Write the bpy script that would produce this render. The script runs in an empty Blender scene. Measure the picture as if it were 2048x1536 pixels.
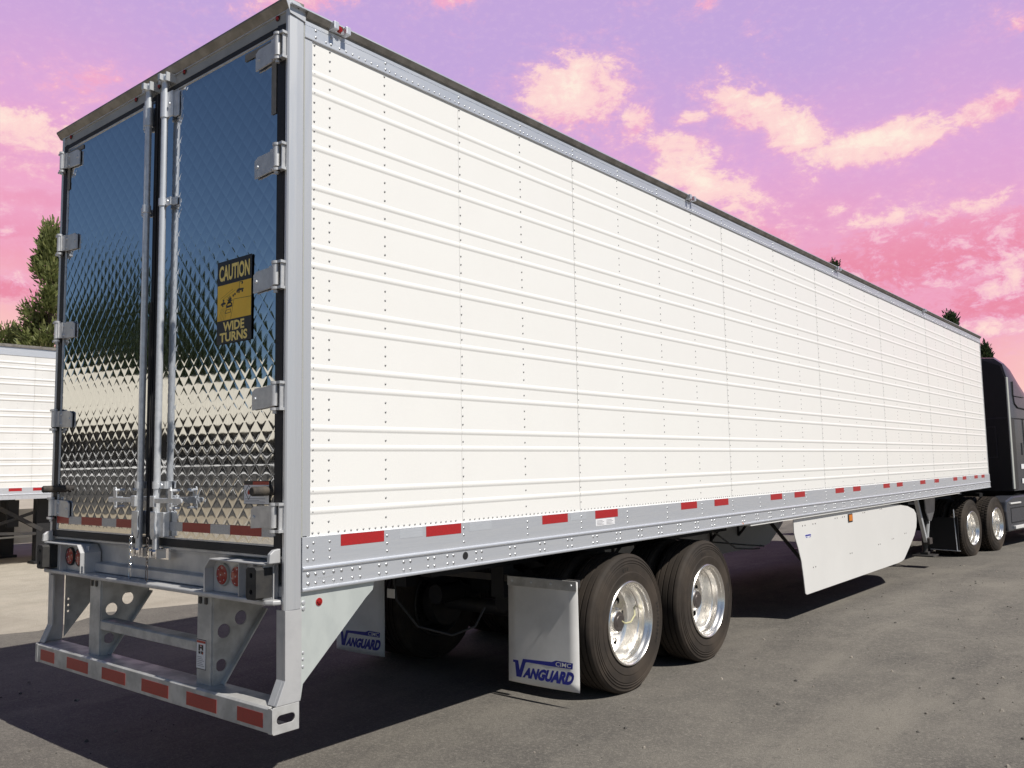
import bpy, bmesh, math, random
from mathutils import Vector, Matrix
R = math.radians
random.seed(7)
scn = bpy.context.scene
COL = scn.collection

# ------------------------------------------------------------------ camera
YAW, PITCH, ROLL = 0.6880, 0.0943, -0.0177
cam_d = bpy.data.cameras.new('camera'); cam = bpy.data.objects.new('camera', cam_d); COL.objects.link(cam)
fw = Vector((-math.sin(YAW)*math.cos(PITCH), math.cos(YAW)*math.cos(PITCH), math.sin(PITCH)))
r0 = Vector((math.cos(YAW), math.sin(YAW), 0)); u0 = r0.cross(fw)
rt = math.cos(ROLL)*r0 + math.sin(ROLL)*u0; up = -math.sin(ROLL)*r0 + math.cos(ROLL)*u0
M = Matrix(((rt.x, up.x, -fw.x, 4.743), (rt.y, up.y, -fw.y, -2.480), (rt.z, up.z, -fw.z, 1.677), (0, 0, 0, 1)))
cam.matrix_world = M
cam_d.sensor_width = 36; cam_d.lens = 30.09; cam_d.clip_start = .05; cam_d.clip_end = 2000
scn.camera = cam

# ------------------------------------------------------------------ view, sun, sky
vs = scn.view_settings
vs.view_transform = 'Standard'; vs.look = 'None'; vs.exposure = 0; vs.gamma = 1; vs.use_curve_mapping = False
scn.cycles.max_bounces = 8
SUN = Vector((0.79, -0.008, 1.0)).normalized()
sd = bpy.data.lights.new('sun', 'SUN'); sd.energy = 5.0; sd.angle = R(.53); sd.color = (1, .955, .88)
so = bpy.data.objects.new('sun', sd); COL.objects.link(so); so.rotation_euler = SUN.to_track_quat('Z', 'Y').to_euler()
so.location = (20, 0, 30)

world = bpy.data.worlds.new('World'); scn.world = world; world.use_nodes = True
wn = world.node_tree.nodes; wl = world.node_tree.links; wn.clear()

class NT:
    """tiny helper for node maths"""
    def __init__(s, nodes, links): s.n, s.l = nodes, links
    def put(s, sock, v):
        if hasattr(v, 'is_output'): s.l.new(v, sock)
        else: sock.default_value = v
    def m(s, op, a, b=None, c=None, clamp=False):
        k = s.n.new('ShaderNodeMath'); k.operation = op; k.use_clamp = clamp
        s.put(k.inputs[0], a)
        if b is not None: s.put(k.inputs[1], b)
        if c is not None: s.put(k.inputs[2], c)
        return k.outputs[0]
    def smooth(s, v, a, b):
        k = s.n.new('ShaderNodeMapRange'); k.interpolation_type = 'SMOOTHSTEP'; k.clamp = True
        s.put(k.inputs[0], v); k.inputs[1].default_value = a; k.inputs[2].default_value = b
        k.inputs[3].default_value = 0; k.inputs[4].default_value = 1
        return k.outputs[0]
    def mix(s, f, a, b):
        k = s.n.new('ShaderNodeMix'); k.data_type = 'RGBA'
        s.put(k.inputs[0], f)
        s.put(k.inputs[6], a if hasattr(a, 'is_output') else (*a, 1))
        s.put(k.inputs[7], b if hasattr(b, 'is_output') else (*b, 1))
        return k.outputs[2]
    def noise(s, vec, scale, detail=6, rough=.55, dist=0):
        k = s.n.new('ShaderNodeTexNoise'); k.inputs['Scale'].default_value = scale
        k.inputs['Detail'].default_value = detail; k.inputs['Roughness'].default_value = rough
        k.inputs['Distortion'].default_value = dist
        if vec is not None: s.l.new(vec, k.inputs['Vector'])
        return k.outputs[0]
    def comb(s, x, y, z=0.0):
        k = s.n.new('ShaderNodeCombineXYZ')
        for i, v in enumerate((x, y, z)): s.put(k.inputs[i], v)
        return k.outputs[0]

w = NT(wn, wl)
tc = wn.new('ShaderNodeTexCoord'); sep = wn.new('ShaderNodeSeparateXYZ'); wl.new(tc.outputs['Generated'], sep.inputs[0])
DX, DY, DZ = sep.outputs
az = w.m('MULTIPLY', w.m('ARCTAN2', DX, DY), 57.29578)
el = w.m('MULTIPLY', w.m('ARCSINE', DZ), 57.29578)
sky = wn.new('ShaderNodeTexSky'); sky.sky_type = 'NISHITA'; sky.sun_disc = False
sky.sun_elevation = math.asin(SUN.z); sky.sun_rotation = math.atan2(SUN.x, SUN.y)
sky.air_density = 1.0; sky.dust_density = .4; sky.ozone_density = 5.0
skys = wn.new('ShaderNodeVectorMath'); skys.operation = 'SCALE'; wl.new(sky.outputs[0], skys.inputs[0]); skys.inputs[3].default_value = .052
dirv = w.comb(az, w.m('MULTIPLY', el, 1.6))
n_big = w.noise(dirv, .055, 3, .5)
n_fine = w.noise(dirv, .20, 12, .66, .5)
n_puff = w.noise(dirv, .62, 12, .70, .3)
def add(a, b): return w.m('ADD', a, b)
def mul(a, b): return w.m('MULTIPLY', a, b)
# clear sky of the sunset sector: pink low down, lilac to violet higher up
elj = add(el, mul(add(n_big, -.5), 11))
leftp = w.smooth(az, -52, -74)
elj = add(elj, mul(leftp, -4.0))
c_sky = w.mix(w.smooth(elj, 2, 10), (1.0, .66, .56), (.87, .345, .50))
c_sky = w.mix(w.smooth(elj, 9, 18), c_sky, (.74, .40, .69))
c_sky = w.mix(w.smooth(elj, 16, 27), c_sky, (.55, .385, .72))
c_sky = w.mix(w.smooth(elj, 27, 55), c_sky, (.30, .29, .62))
# cloud banks: (azimuth, elevation, half widths, tilt, weight, warmth)
CL = [(-35.0, 23.9, 3.9, 3.0, 8, 1.2, .75), (-37.6, 22.2, 2.2, 2.0, 0, .8, .3), (-22.8, 22.2, 4.6, 1.6, -22, 1.1, .8), (-20.2, 20.4, 3.0, 1.9, -28, 1.05, .9),
      (-15.8, 18.9, 5.6, 1.35, 6, 1.2, .9), (-9.2, 20.0, 3.2, .9, 14, .9, .35), (-28.3, 20.6, 2.6, 1.1, -10, .95, .8), (-27.0, 22.0, 2.0, .7, 0, .7, .8),
      (-30.6, 22.0, 1.6, 1.5, 40, .75, .6), (-26.2, 17.6, 6.0, 2.3, -16, 1.0, .85), (-19.5, 17.6, 2.0, 1.6, -35, .75, .9), (-18.2, 15.8, 1.6, 1.2, -30, .6, .9),
      (-13.5, 12.3, 11.5, 3.6, 6, 1.05, .0), (-24.0, 14.8, 6.0, 1.8, -22, .9, .05), (-8.0, 9.0, 9.0, 2.6, 0, .95, .1), (-8.5, 14.8, 4.0, 1.0, 8, .7, .6), (-15.0, 14.6, 5.0, .9, 4, .7, .75),
      (-9.5, 7.3, 4, .7, 0, .8, .8), (-70.5, 19.6, 4.6, 1.5, -10, 1.2, .7), (-69.5, 17.2, 4.5, 1.3, 4, .9, .15), (-70, 14.4, 5.5, 1.5, 0, 1.0, .0), (-71, 10.6, 4.5, 1.2, 0, .9, .1),
      (-66, 23.0, 4.5, 1.4, 10, .65, .05), (-53.5, 29.0, 4.0, 1.3, 8, .9, .35), (-43.5, 29.8, 3.2, 1.2, 6, .75, .15), (-25.0, 29.0, 2.5, 1.0, 30, .55, .1), (-6, 23.8, 3.5, 1.0, -6, .6, .15)]
den = None; warm = None
for (a0, e0, sa, se, tilt, wt, wm) in CL:
    da = add(az, -a0); de = add(el, -e0); t = R(tilt)
    p = add(mul(da, math.cos(t)/sa), mul(de, math.sin(t)/sa))
    q = add(mul(da, -math.sin(t)/se), mul(de, math.cos(t)/se))
    d2 = add(mul(p, p), mul(q, q))
    g = mul(w.m('POWER', 2.718, mul(d2, -1.25)), wt)
    den = g if den is None else w.m('MAXIMUM', den, g)
    # sunny side of each bank is its upper edge
    gw = mul(g, add(wm, mul(q, .42)))
    warm = gw if warm is None else w.m('MAXIMUM', warm, gw)
n_wisp = w.noise(dirv, 1.7, 8, .68, .2)
tex = add(mul(n_fine, 1.15), add(mul(n_puff, .75), mul(n_wisp, .35)))
dd = add(den, mul(add(tex, -1.17), 1.75))
cov = w.smooth(dd, .30, .70)
cov2 = w.smooth(dd, .02, .62)
wmj = add(warm, add(mul(add(n_puff, -.5), 2.2), mul(add(n_fine, -.5), 1.6)))
c_cl = w.mix(w.smooth(wmj, .05, .75), (.87, .40, .60), (1.0, .70, .66))
c_cl = w.mix(w.smooth(wmj, .70, 1.35), c_cl, (1.0, .88, .74))
band = w.smooth(el, 17, 11)
c_cl = w.mix(mul(band, w.smooth(wmj, .35, .0)), c_cl, (.83, .265, .385))
c_pink = w.mix(mul(cov2, .45), c_sky, (.90, .47, .66))
c_set = w.mix(mul(cov, .93), c_pink, c_cl)
grain = w.noise(dirv, 1.6, 4, .7)
c_set = w.mix(mul(w.smooth(grain, .45, .75), .10), c_set, (.98, .70, .78))
# the sunset glow is a sector; round to the other side the sky is plain blue
sect = mul(w.smooth(az, -108, -74), w.smooth(az, 32, -4))
sect = mul(sect, w.smooth(el, 48, 31))
c_all = w.mix(sect, skys.outputs[0], c_set)
bg = wn.new('ShaderNodeBackground'); wl.new(c_all, bg.inputs[0]); bg.inputs[1].default_value = 1.0
wo = wn.new('ShaderNodeOutputWorld'); wl.new(bg.outputs[0], wo.inputs[0])

# ------------------------------------------------------------------ materials
MAT = {}
def mat(name, col, rough=.5, metal=0, col2=None, nscale=8, bump=0, bscale=60, spec=None, stretch=None, nlo=.35, nhi=.65, rough2=None, detail=6, coord='Object'):
    m = bpy.data.materials.new(name); m.use_nodes = True
    t = m.node_tree; b = t.nodes['Principled BSDF']; h = NT(t.nodes, t.links)
    b.inputs['Base Color'].default_value = (*col, 1); b.inputs['Roughness'].default_value = rough; b.inputs['Metallic'].default_value = metal
    if spec is not None: b.inputs['Specular IOR Level'].default_value = spec
    tcn = t.nodes.new('ShaderNodeTexCoord'); mp = t.nodes.new('ShaderNodeMapping'); t.links.new(tcn.outputs[coord], mp.inputs[0])
    if stretch: mp.inputs['Scale'].default_value = stretch
    if col2 is not None or rough2 is not None:
        n = h.noise(mp.outputs[0], nscale, detail, .6); f = h.smooth(n, nlo, nhi)
        if col2 is not None: t.links.new(h.mix(f, col, col2), b.inputs['Base Color'])
        if rough2 is not None: t.links.new(h.m('ADD', rough, h.m('MULTIPLY', f, rough2-rough)), b.inputs['Roughness'])
    if bump:
        n = h.noise(mp.outputs[0], bscale, 5, .6); bp = t.nodes.new('ShaderNodeBump'); bp.inputs['Strength'].default_value = bump; bp.inputs['Distance'].default_value = .01
        t.links.new(n, bp.inputs['Height']); t.links.new(bp.outputs[0], b.inputs['Normal'])
    MAT[name] = m; return m

mat('white_panel', (.83, .82, .795), .28, 0, (.81, .80, .775), 1.3, rough2=.4)
mat('white_skirt', (.74, .73, .71), .35, 0, (.71, .70, .68), 1.0)
mat('white_old', (.78, .775, .76), .4, 0, (.70, .69, .67), 1.1)
mat('alu', (.74, .76, .80), .38, .6, (.65, .67, .71), 5, rough2=.5, stretch=(8, .6, 8))
mat('alu_post', (.68, .69, .71), .42, .6, (.60, .61, .63), 4, rough2=.52, stretch=(8, 8, .8))
mat('alu_shaded', (.30, .28, .255), .5, .5, (.20, .185, .165), 9)  # shade under the flared roof edges is put into this colour
mat('frame_steel', (.60, .60, .605), .42, .35, (.50, .50, .505), 6, bump=.05, bscale=90, rough2=.6)
mat('header_steel', (.40, .40, .395), .5, .3, (.34, .34, .335), 6)
mat('bumper_steel', (.57, .57, .56), .45, .3, (.43, .425, .41), 9, bump=.06, bscale=70, rough2=.6)
mat('galv', (.60, .64, .62), .42, .3, (.54, .58, .565), 9, bump=.03, bscale=30, stretch=(1, 1, .6), detail=3)
mat('stainless', (.72, .735, .76), .035, 1.0, rough2=.06, nscale=4)
mat('zinc', (.74, .755, .78), .32, .5, (.62, .64, .67), 30, rough2=.42)
mat('hinge_steel', (.66, .66, .665), .4, .45, (.56, .56, .57), 20)
mat('rivet_grey', (.34, .34, .345), .4, .3)
mat('rail_rivet', (.56, .57, .58), .35, .8)
mat('gasket', (.010, .010, .014), .6)
mat('hose_yellow', (.55, .52, .30), .4)
mat('rubber_black', (.022, .022, .024), .7, 0, (.04, .038, .036), 20)
mat('rubber_dusty', (.09, .075, .06), .8, 0, (.045, .04, .037), 25)
mat('tyre', (.034, .0285, .0245), .75, 0, (.070, .055, .043), 3, bump=.12, bscale=140, nlo=.3, nhi=.75, spec=.22)
mat('tyre_print', (.014, .013, .012), .6)
mat('polished', (.93, .905, .865), .27, .95)
mat('dark_steel', (.03, .03, .033), .55, 0, (.05, .045, .04), 10)
mat('hub_dark', (.10, .085, .08), .45, .5)
mat('under_black', (.012, .012, .014), .7)
mat('tape_red', (.42, .018, .022), .35, 0, (.35, .02, .022), 90)
mat('tape_red_rear', (.42, .04, .03), .4, 0, (.36, .04, .03), 120)
mat('tape_white', (.55, .56, .58), .35, .2, (.46, .47, .49), 120)
mat('tape_faint', (.70, .73, .78), .3, .45, (.62, .65, .70), 60, stretch=(1, .2, 6))
mat('lens_red', (.36, .012, .010), .18, 0, (.22, .008, .008), 160)
mat('lens_amber', (.75, .24, .02), .2, 0, (.55, .15, .01), 140)
mat('chrome', (.85, .85, .86), .1, 1)
mat('sticker_black', (.012, .012, .015), .4)
mat('sticker_yellow', (.90, .56, .04), .4, 0, (.85, .53, .04), 12)
mat('letter_yellow', (.92, .72, .22), .4)
mat('sticker_white', (.78, .78, .80), .4)
mat('sticker_red', (.45, .05, .03), .4)
mat('sticker_grey', (.30, .30, .32), .5)
mat('logo_blue', (.022, .03, .30), .4)
mat('flap_white', (.80, .79, .775), .5, 0, (.66, .65, .63), 3, nlo=.3, nhi=.8)
mat('film_grey', (.17, .165, .155), .6, 0, (.21, .20, .19), 20)
mat('cab_black', (.022, .023, .027), .3, 0, (.03, .03, .034), 5)
mat('cab_dark', (.006, .006, .007), .5)
mat('cab_side', (.055, .058, .07), .2, .15, (.062, .066, .078), 3)
mat('pale_seal', (.42, .43, .40), .6)
mat('glass_dark', (.01, .012, .015), .05)
mat('tank_alu', (.30, .31, .32), .35, .7, (.22, .225, .235), 6)
mat('brake_red', (.16, .03, .025), .6)
mat('band_cream', (.72, .68, .575), .6, 0, (.62, .58, .49), 3, stretch=(1, 1, .4))  # this and the next two colour the added reflection block
mat('band_dark', (.06, .057, .055), .6, 0, (.10, .095, .088), 3)
mat('sand_band', (.40, .34, .25), .8, 0, (.30, .26, .20), 1.5)
mat('bark', (.09, .06, .04), .9, 0, (.05, .035, .025), 12, bump=.5, bscale=14)
def leafmat(name, a, b, c):
    m = mat(name, a, .55); t = m.node_tree; h = NT(t.nodes, t.links); bs = t.nodes['Principled BSDF']
    g = t.nodes.new('ShaderNodeNewGeometry'); r = t.nodes.new('ShaderNodeTexWhiteNoise'); r.noise_dimensions = '1D'
    t.links.new(g.outputs['Random Per Island'], r.inputs['W'])
    cr = h.mix(h.smooth(r.outputs[0], .0, .7), a, b); cr = h.mix(h.smooth(r.outputs[0], .7, 1), cr, c)
    t.links.new(cr, bs.inputs['Base Color'])
    tr = t.nodes.new('ShaderNodeBsdfTranslucent'); t.links.new(cr, tr.inputs[0])
    mx = t.nodes.new('ShaderNodeMixShader'); mx.inputs[0].default_value = .3
    t.links.new(bs.outputs[0], mx.inputs[1]); t.links.new(tr.outputs[0], mx.inputs[2]); t.links.new(mx.outputs[0], t.nodes['Material Output'].inputs[0])
leafmat('leaf_olive', (.15, .18, .055), (.20, .23, .08), (.28, .29, .11))
leafmat('leaf_dark', (.022, .040, .018), (.045, .070, .026), (.075, .095, .035))

def ground_mat(name, kind):
    m = bpy.data.materials.new(name); m.use_nodes = True; t = m.node_tree; b = t.nodes['Principled BSDF']; h = NT(t.nodes, t.links)
    g = t.nodes.new('ShaderNodeTexCoord'); P = g.outputs['Object']
    mp = t.nodes.new('ShaderNodeMapping'); mp.inputs['Scale'].default_value = (.9, .22, 1); mp.inputs['Rotation'].default_value = (0, 0, R(52)); t.links.new(P, mp.inputs[0])
    big = h.noise(P, .35, 5, .6); mid = h.noise(P, 1.6, 7, .65, .3); fine = h.noise(P, 42, 6, .78); spk = h.noise(P, 130, 3, .7); med = h.noise(P, 11, 8, .72, .2)
    strk = h.noise(mp.outputs[0], 1.3, 8, .62, .5)
    if kind == 'asphalt':
        c = h.mix(h.smooth(mid, .35, .7), (.122, .113, .102), (.158, .146, .129))
        c = h.mix(h.m('MULTIPLY', h.smooth(strk, .47, .68), .55), c, (.235, .216, .184))
        c = h.mix(h.m('MULTIPLY', h.smooth(big, .50, .70), .55), c, (.205, .19, .165))
        c = h.mix(h.m('MULTIPLY', h.smooth(strk, .46, .32), .65), c, (.082, .078, .074))
        c = h.mix(h.m('MULTIPLY', h.smooth(med, .50, .70), .45), c, (.225, .208, .18))
        c = h.mix(h.m('MULTIPLY', h.smooth(med, .46, .30), .45), c, (.070, .066, .062))
        c = h.mix(h.m('MULTIPLY', h.smooth(fine, .46, .66), .55), c, (.28, .26, .225))
        c = h.mix(h.m('MULTIPLY', h.smooth(spk, .50, .36), .65), c, (.05, .047, .044))
        vor = t.nodes.new('ShaderNodeTexVoronoi'); vor.inputs['Scale'].default_value = 26; t.links.new(P, vor.inputs['Vector'])
        c = h.mix(h.m('MULTIPLY', h.smooth(vor.outputs['Distance'], .16, .06), h.smooth(h.noise(P, 9, 3), .56, .66)), c, (.30, .27, .23))
        dist = .006
    else:
        c = h.mix(h.smooth(mid, .3, .7), (.38, .345, .285), (.47, .425, .355))
        c = h.mix(h.m('MULTIPLY', h.smooth(big, .45, .7), .5), c, (.32, .28, .23))
        c = h.mix(h.m('MULTIPLY', h.smooth(strk, .55, .75), .5), c, (.52, .46, .37))
        c = h.mix(h.m('MULTIPLY', h.smooth(fine, .5, .75), .35), c, (.25, .215, .17))
        dist = .02
    t.links.new(c, b.inputs['Base Color']); b.inputs['Roughness'].default_value = .9; b.inputs['Specular IOR Level'].default_value = .12
    hs = h.m('ADD', h.m('MULTIPLY', fine, .7), h.m('ADD', h.m('MULTIPLY', spk, .5), h.m('MULTIPLY', mid, 1.2)))
    bp = t.nodes.new('ShaderNodeBump'); bp.inputs['Strength'].default_value = .75; bp.inputs['Distance'].default_value = dist
    t.links.new(hs, bp.inputs['Height']); t.links.new(bp.outputs[0], b.inputs['Normal'])
    MAT[name] = m
ground_mat('asphalt', 'asphalt'); ground_mat('dirt', 'dirt')

# ------------------------------------------------------------------ mesh builder
class MB:
    def __init__(s): s.v = []; s.f = []; s.mi = []; s.m = 0
    def add(s, vs, fs):
        o = len(s.v); s.v += [tuple(p) for p in vs]
        for f in fs: s.f.append([i+o for i in f]); s.mi.append(s.m)
        return s
    def box(s, x0, x1, y0, y1, z0, z1):
        v = [(x, y, z) for x in (x0, x1) for y in (y0, y1) for z in (z0, z1)]
        return s.add(v, [(0, 1, 3, 2), (4, 6, 7, 5), (0, 4, 5, 1), (2, 3, 7, 6), (0, 2, 6, 4), (1, 5, 7, 3)])
    def beam(s, a, b, wd, ht, upv=(0, 0, 1)):
        a = Vector(a); b = Vector(b); d = (b-a).normalized(); u = Vector(upv); sd_ = d.cross(u).normalized(); u = sd_.cross(d)
        vs_ = [p + sd_*(i*wd/2) + u*(j*ht/2) for p in (a, b) for i, j in ((-1, -1), (1, -1), (1, 1), (-1, 1))]
        return s.add(vs_, [(0, 1, 2, 3), (7, 6, 5, 4), (0, 4, 5, 1), (1, 5, 6, 2), (2, 6, 7, 3), (3, 7, 4, 0)])
    def prism(s, pts, axis, a0, a1):
        """polygon pts in the two other axes (in xyz order), extruded along axis"""
        def P(p, a):
            q = list(p); q.insert(axis, a); return q
        n = len(pts)
        return s.add([P(p, a0) for p in pts] + [P(p, a1) for p in pts],
                     [list(range(n))[::-1], list(range(n, 2*n))] + [(i, (i+1) % n, n+(i+1) % n, n+i) for i in range(n)])
    def strip(s, pts, axis, a0, a1):
        def P(p, a):
            q = list(p); q.insert(axis, a); return q
        n = len(pts)
        return s.add([P(p, a0) for p in pts] + [P(p, a1) for p in pts], [(i, i+1, n+i+1, n+i) for i in range(n-1)])
    def tube(s, path, r, n=10, cap=True):
        path = [Vector(p) for p in path]; rings = []
        for i, p in enumerate(path):
            d = (path[min(i+1, len(path)-1)] - path[max(i-1, 0)]).normalized()
            a = d.cross(Vector((0, 0, 1)) if abs(d.z) < .9 else Vector((1, 0, 0))).normalized(); b = d.cross(a)
            rr = r[i] if isinstance(r, (list, tuple)) else r
            rings += [p + a*(rr*math.cos(2*math.pi*k/n)) + b*(rr*math.sin(2*math.pi*k/n)) for k in range(n)]
        fs = [(i*n+k, i*n+(k+1) % n, (i+1)*n+(k+1) % n, (i+1)*n+k) for i in range(len(path)-1) for k in range(n)]
        if cap: fs += [list(range(n))[::-1], [(len(path)-1)*n+k for k in range(n)]]
        return s.add(rings, fs)
    def lathe(s, prof, c=(0, 0, 0), axis=0, n=64, closed=False):
        """prof: (radius, offset along axis)"""
        vs_ = []; c = Vector(c)
        for r, a in prof:
            for k in range(n):
                t = 2*math.pi*k/n; p = [r*math.cos(t), r*math.sin(t)]; p.insert(axis, a); vs_.append(c+Vector(p))
        m_ = len(prof); rng = m_ if closed else m_-1
        return s.add(vs_, [(i*n+k, i*n+(k+1) % n, ((i+1) % m_)*n+(k+1) % n, ((i+1) % m_)*n+k) for i in range(rng) for k in range(n)])
    def dome(s, c, nrm, r, n=8, hgt=.55):
        c = Vector(c); nrm = Vector(nrm).normalized(); a = nrm.cross(Vector((0, 0, 1)) if abs(nrm.z) < .9 else Vector((1, 0, 0))).normalized(); b = nrm.cross(a)
        vs_ = [c + (a*math.cos(2*math.pi*k/n)+b*math.sin(2*math.pi*k/n))*q + nrm*h_ for q, h_ in ((r, 0), (r*.74, r*hgt*.7)) for k in range(n)] + [c+nrm*r*hgt]
        return s.add(vs_, [(k, (k+1) % n, n+(k+1) % n, n+k) for k in range(n)] + [(n+k, n+(k+1) % n, 2*n) for k in range(n)])
    def plate(s, outline, holes, axis, a0, a1):
        """flat plate with real holes"""
        bm = bmesh.new(); edges = []
        for loop in [outline] + holes:
            vv = [bm.verts.new((p[0], p[1], 0)) for p in loop]
            edges += [bm.edges.new((vv[i], vv[(i+1) % len(vv)])) for i in range(len(vv))]
        bmesh.ops.triangle_fill(bm, edges=edges, use_beauty=True)
        bm.verts.index_update(); P2 = [(v.co.x, v.co.y) for v in bm.verts]; F = [[v.index for v in f.verts] for f in bm.faces]; bm.free()
        for a in (a0, a1):
            V = []
            for p in P2:
                q = list(p); q.insert(axis, a); V.append(q)
            s.add(V, F)
        for loop in [outline] + holes: s.strip(list(loop)+[loop[0]], axis, a0, a1)
        return s
    def text(s, body, xf, bold=0.0, shear=0.0, sx=1.0, space=1.0):
        """flat letters; xf maps (u, v) of size-1 text to a point"""
        cu = bpy.data.curves.new('t', 'FONT'); cu.body = body; cu.size = 1; cu.offset = bold; cu.shear = shear; cu.fill_mode = 'FRONT'; cu.resolution_u = 3; cu.space_character = space
        ob = bpy.data.objects.new('t', cu); COL.objects.link(ob); dg = bpy.context.evaluated_depsgraph_get(); dg.update()
        me = bpy.data.meshes.new_from_object(ob.evaluated_get(dg))
        V = [(v.co.x*sx, v.co.y) for v in me.vertices]; F = [list(p.vertices) for p in me.polygons]
        bpy.data.objects.remove(ob); bpy.data.curves.remove(cu); bpy.data.meshes.remove(me)
        x0 = min(p[0] for p in V); x1 = max(p[0] for p in V); y0 = min(p[1] for p in V); y1 = max(p[1] for p in V)
        return s.add([xf((p[0]-x0)/(x1-x0), (p[1]-y0)/(y1-y0)) for p in V], F)
    def mesh(s, name, mats, smooth=False, recalc=True, ang=40):
        me = bpy.data.meshes.new(name); me.from_pydata(s.v, [], s.f)
        for k in (mats if isinstance(mats, (list, tuple)) else [mats]): me.materials.append(MAT[k])
        me.polygons.foreach_set('material_index', s.mi)
        if recalc:
            bm = bmesh.new(); bm.from_mesh(me); bmesh.ops.remove_doubles(bm, verts=bm.verts, dist=1e-6)
            bmesh.ops.recalc_face_normals(bm, faces=bm.faces); bm.to_mesh(me); bm.free()
        if smooth:
            me.polygons.foreach_set('use_smooth', [True]*len(me.polygons))
            if ang < 180:
                try: me.set_sharp_from_angle(angle=R(ang))
                except Exception: pass
        me.update(); return me
    def build(s, name, mats, parent=None, smooth=False, bevel=0, recalc=True, ang=40, loc=None):
        o = bpy.data.objects.new(name, s.mesh(name, mats, smooth, recalc, ang)); COL.objects.link(o)
        if parent: o.parent = parent
        if loc: o.location = loc
        if bevel:
            b = o.modifiers.new('bevel', 'BEVEL'); b.width = bevel; b.segments = 2; b.limit_method = 'ANGLE'; b.angle_limit = R(35)
        return o
def inst(name, me, parent=None, loc=(0, 0, 0), rot=(0, 0, 0), label=None):
    o = bpy.data.objects.new(name, me); COL.objects.link(o); o.location = loc; o.rotation_euler = rot
    if parent: o.parent = parent
    if label: o['label'] = label
    return o
def thing(name, label, cat, loc=(0, 0, 0), rz=0, group=None):
    o = bpy.data.objects.new(name, None); COL.objects.link(o); o.location = loc; o.rotation_euler = (0, 0, rz)
    o['label'] = label; o['category'] = cat
    if group: o['group'] = group
    return o
def circ(cx, cy, r, n=20, sy=1): return [(cx+r*math.cos(2*math.pi*k/n), cy+sy*r*math.sin(2*math.pi*k/n)) for k in range(n)]
def stuff(o): o['kind'] = 'stuff'; return o

# ------------------------------------------------------------------ ground
def gz(y): return -.0095*max(0, min(y, 18)-5)
def sheet(name, m, xs, ys, dz, edge=None):
    b = MB(); V = []
    for y in ys:
        for i, x in enumerate(xs):
            xx = x if not (edge and i == 0) else edge(y)
            V.append((xx, y, gz(y)+dz))
    n = len(xs)
    b.add(V, [(j*n+i, j*n+i+1, (j+1)*n+i+1, (j+1)*n+i) for j in range(len(ys)-1) for i in range(n-1)])
    o = b.build(name, m, recalc=False); o['kind'] = 'structure'; return o
ysg = [-500, -120, -40] + [-30+.5*k for k in range(121)] + [60, 120, 500]
sheet('ground', 'dirt', [-500, -60, -6, 60, 500], ysg, -.004)
def edge(y):
    return -5.4 + .18*math.sin(y*1.7) + .12*math.sin(y*4.1+1) + .07*math.sin(y*9.7) + (0 if y > -3 else -.5*(abs(y+3))**.8)
sheet('asphalt_lot', 'asphalt', [-5, 0, 6, 60, 300], [-5.2, -4.5]+[-4+.5*k for k in range(69)]+[60, 120, 500], 0, edge)

# ------------------------------------------------------------------ main trailer
T = thing('semi_trailer', 'long white box trailer with mirror-polished quilted rear doors in the foreground', 'trailer')
W, L = 1.295, 16.1
ZRT, ZRB, ZPT = 1.341, 1.088, 3.868        # panel bottom, rail bottom, panel top
pairs = [3.700, 3.602, 3.407, 3.309, 3.100, 3.002, 2.792, 2.694, 2.482, 2.384, 2.178, 2.080, 1.876, 1.778, 1.566, 1.468]
ribs = sorted(pairs)
def rib_profile(z0, z1, ribs_, x0, hgt=.0042, half=.0165):
    P = [(x0, z0)]
    for z in ribs_:
        if not z0 + .03 < z < z1 - .03: continue
        for t in (-1.2, -1, -.72, -.4, 0, .4, .72, 1, 1.2): P.append((x0 + hgt*max(0, (1-abs(t)**2.0))**.9, z+t*half))
    P.append((x0, z1)); return P
PX = 1.290
def panel_mesh(ln):
    b = MB(); prof = rib_profile(ZRT, ZPT, ribs, 0)
    # bead on the sheet, closed behind
    b.strip([(p[0], p[1]) for p in prof], 1, 0, ln)
    b.box(-.012, -.0005, .0, ln, ZRT, ZPT)
    return b.mesh('side_panel', 'white_panel', smooth=True, ang=50)
SP = 1.198; first = 1.244
pm = panel_mesh(SP-.0014)
inst('side_panel', panel_mesh(first-.13-.0014), T, (PX, .13, 0))
ny = 0; y = first
while y + SP < L-.05:
    inst('side_panel', pm, T, (PX+.0012*(ny % 2), y, 0)); y += SP; ny += 1
if L-.06-y > .1: inst('side_panel', panel_mesh(L-.06-y), T, (PX, y, 0))
# body shell: floor, far wall, front wall, roof
MB().box(-W+.01, PX-.013, .10, L-.03, 1.21, 1.28).build('floor', 'under_black', T)
MB().box(-W+.005, -W+.03, .10, L-.03, 1.281, 3.96).build('far_wall', 'white_panel', T)
MB().box(-W+.035, PX-.013, L-.04, L-.01, 1.281, 3.96).build('front_wall', 'white_panel', T)
b = MB(); b.box(PX-.03, PX-.0135, .10, L-.045, 1.285, 3.955); b.build('wall_liner', 'white_panel', T)
MB().prism([(-1.335, 4.014), (-1.0, 4.035), (1.0, 4.035), (1.326, 4.006), (1.326, 3.999), (1.0, 4.02), (-1.0, 4.02), (-1.335, 4.004)], 1, .0, L).build('roof', 'alu', T)
# front corner radius post
MB().prism([(1.25, L-.06), (1.296, L-.058), (1.296, L-.03), (1.285, L-.008), (1.25, L)], 2, 1.20, 3.955).build('front_post', 'alu_post', T)
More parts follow.
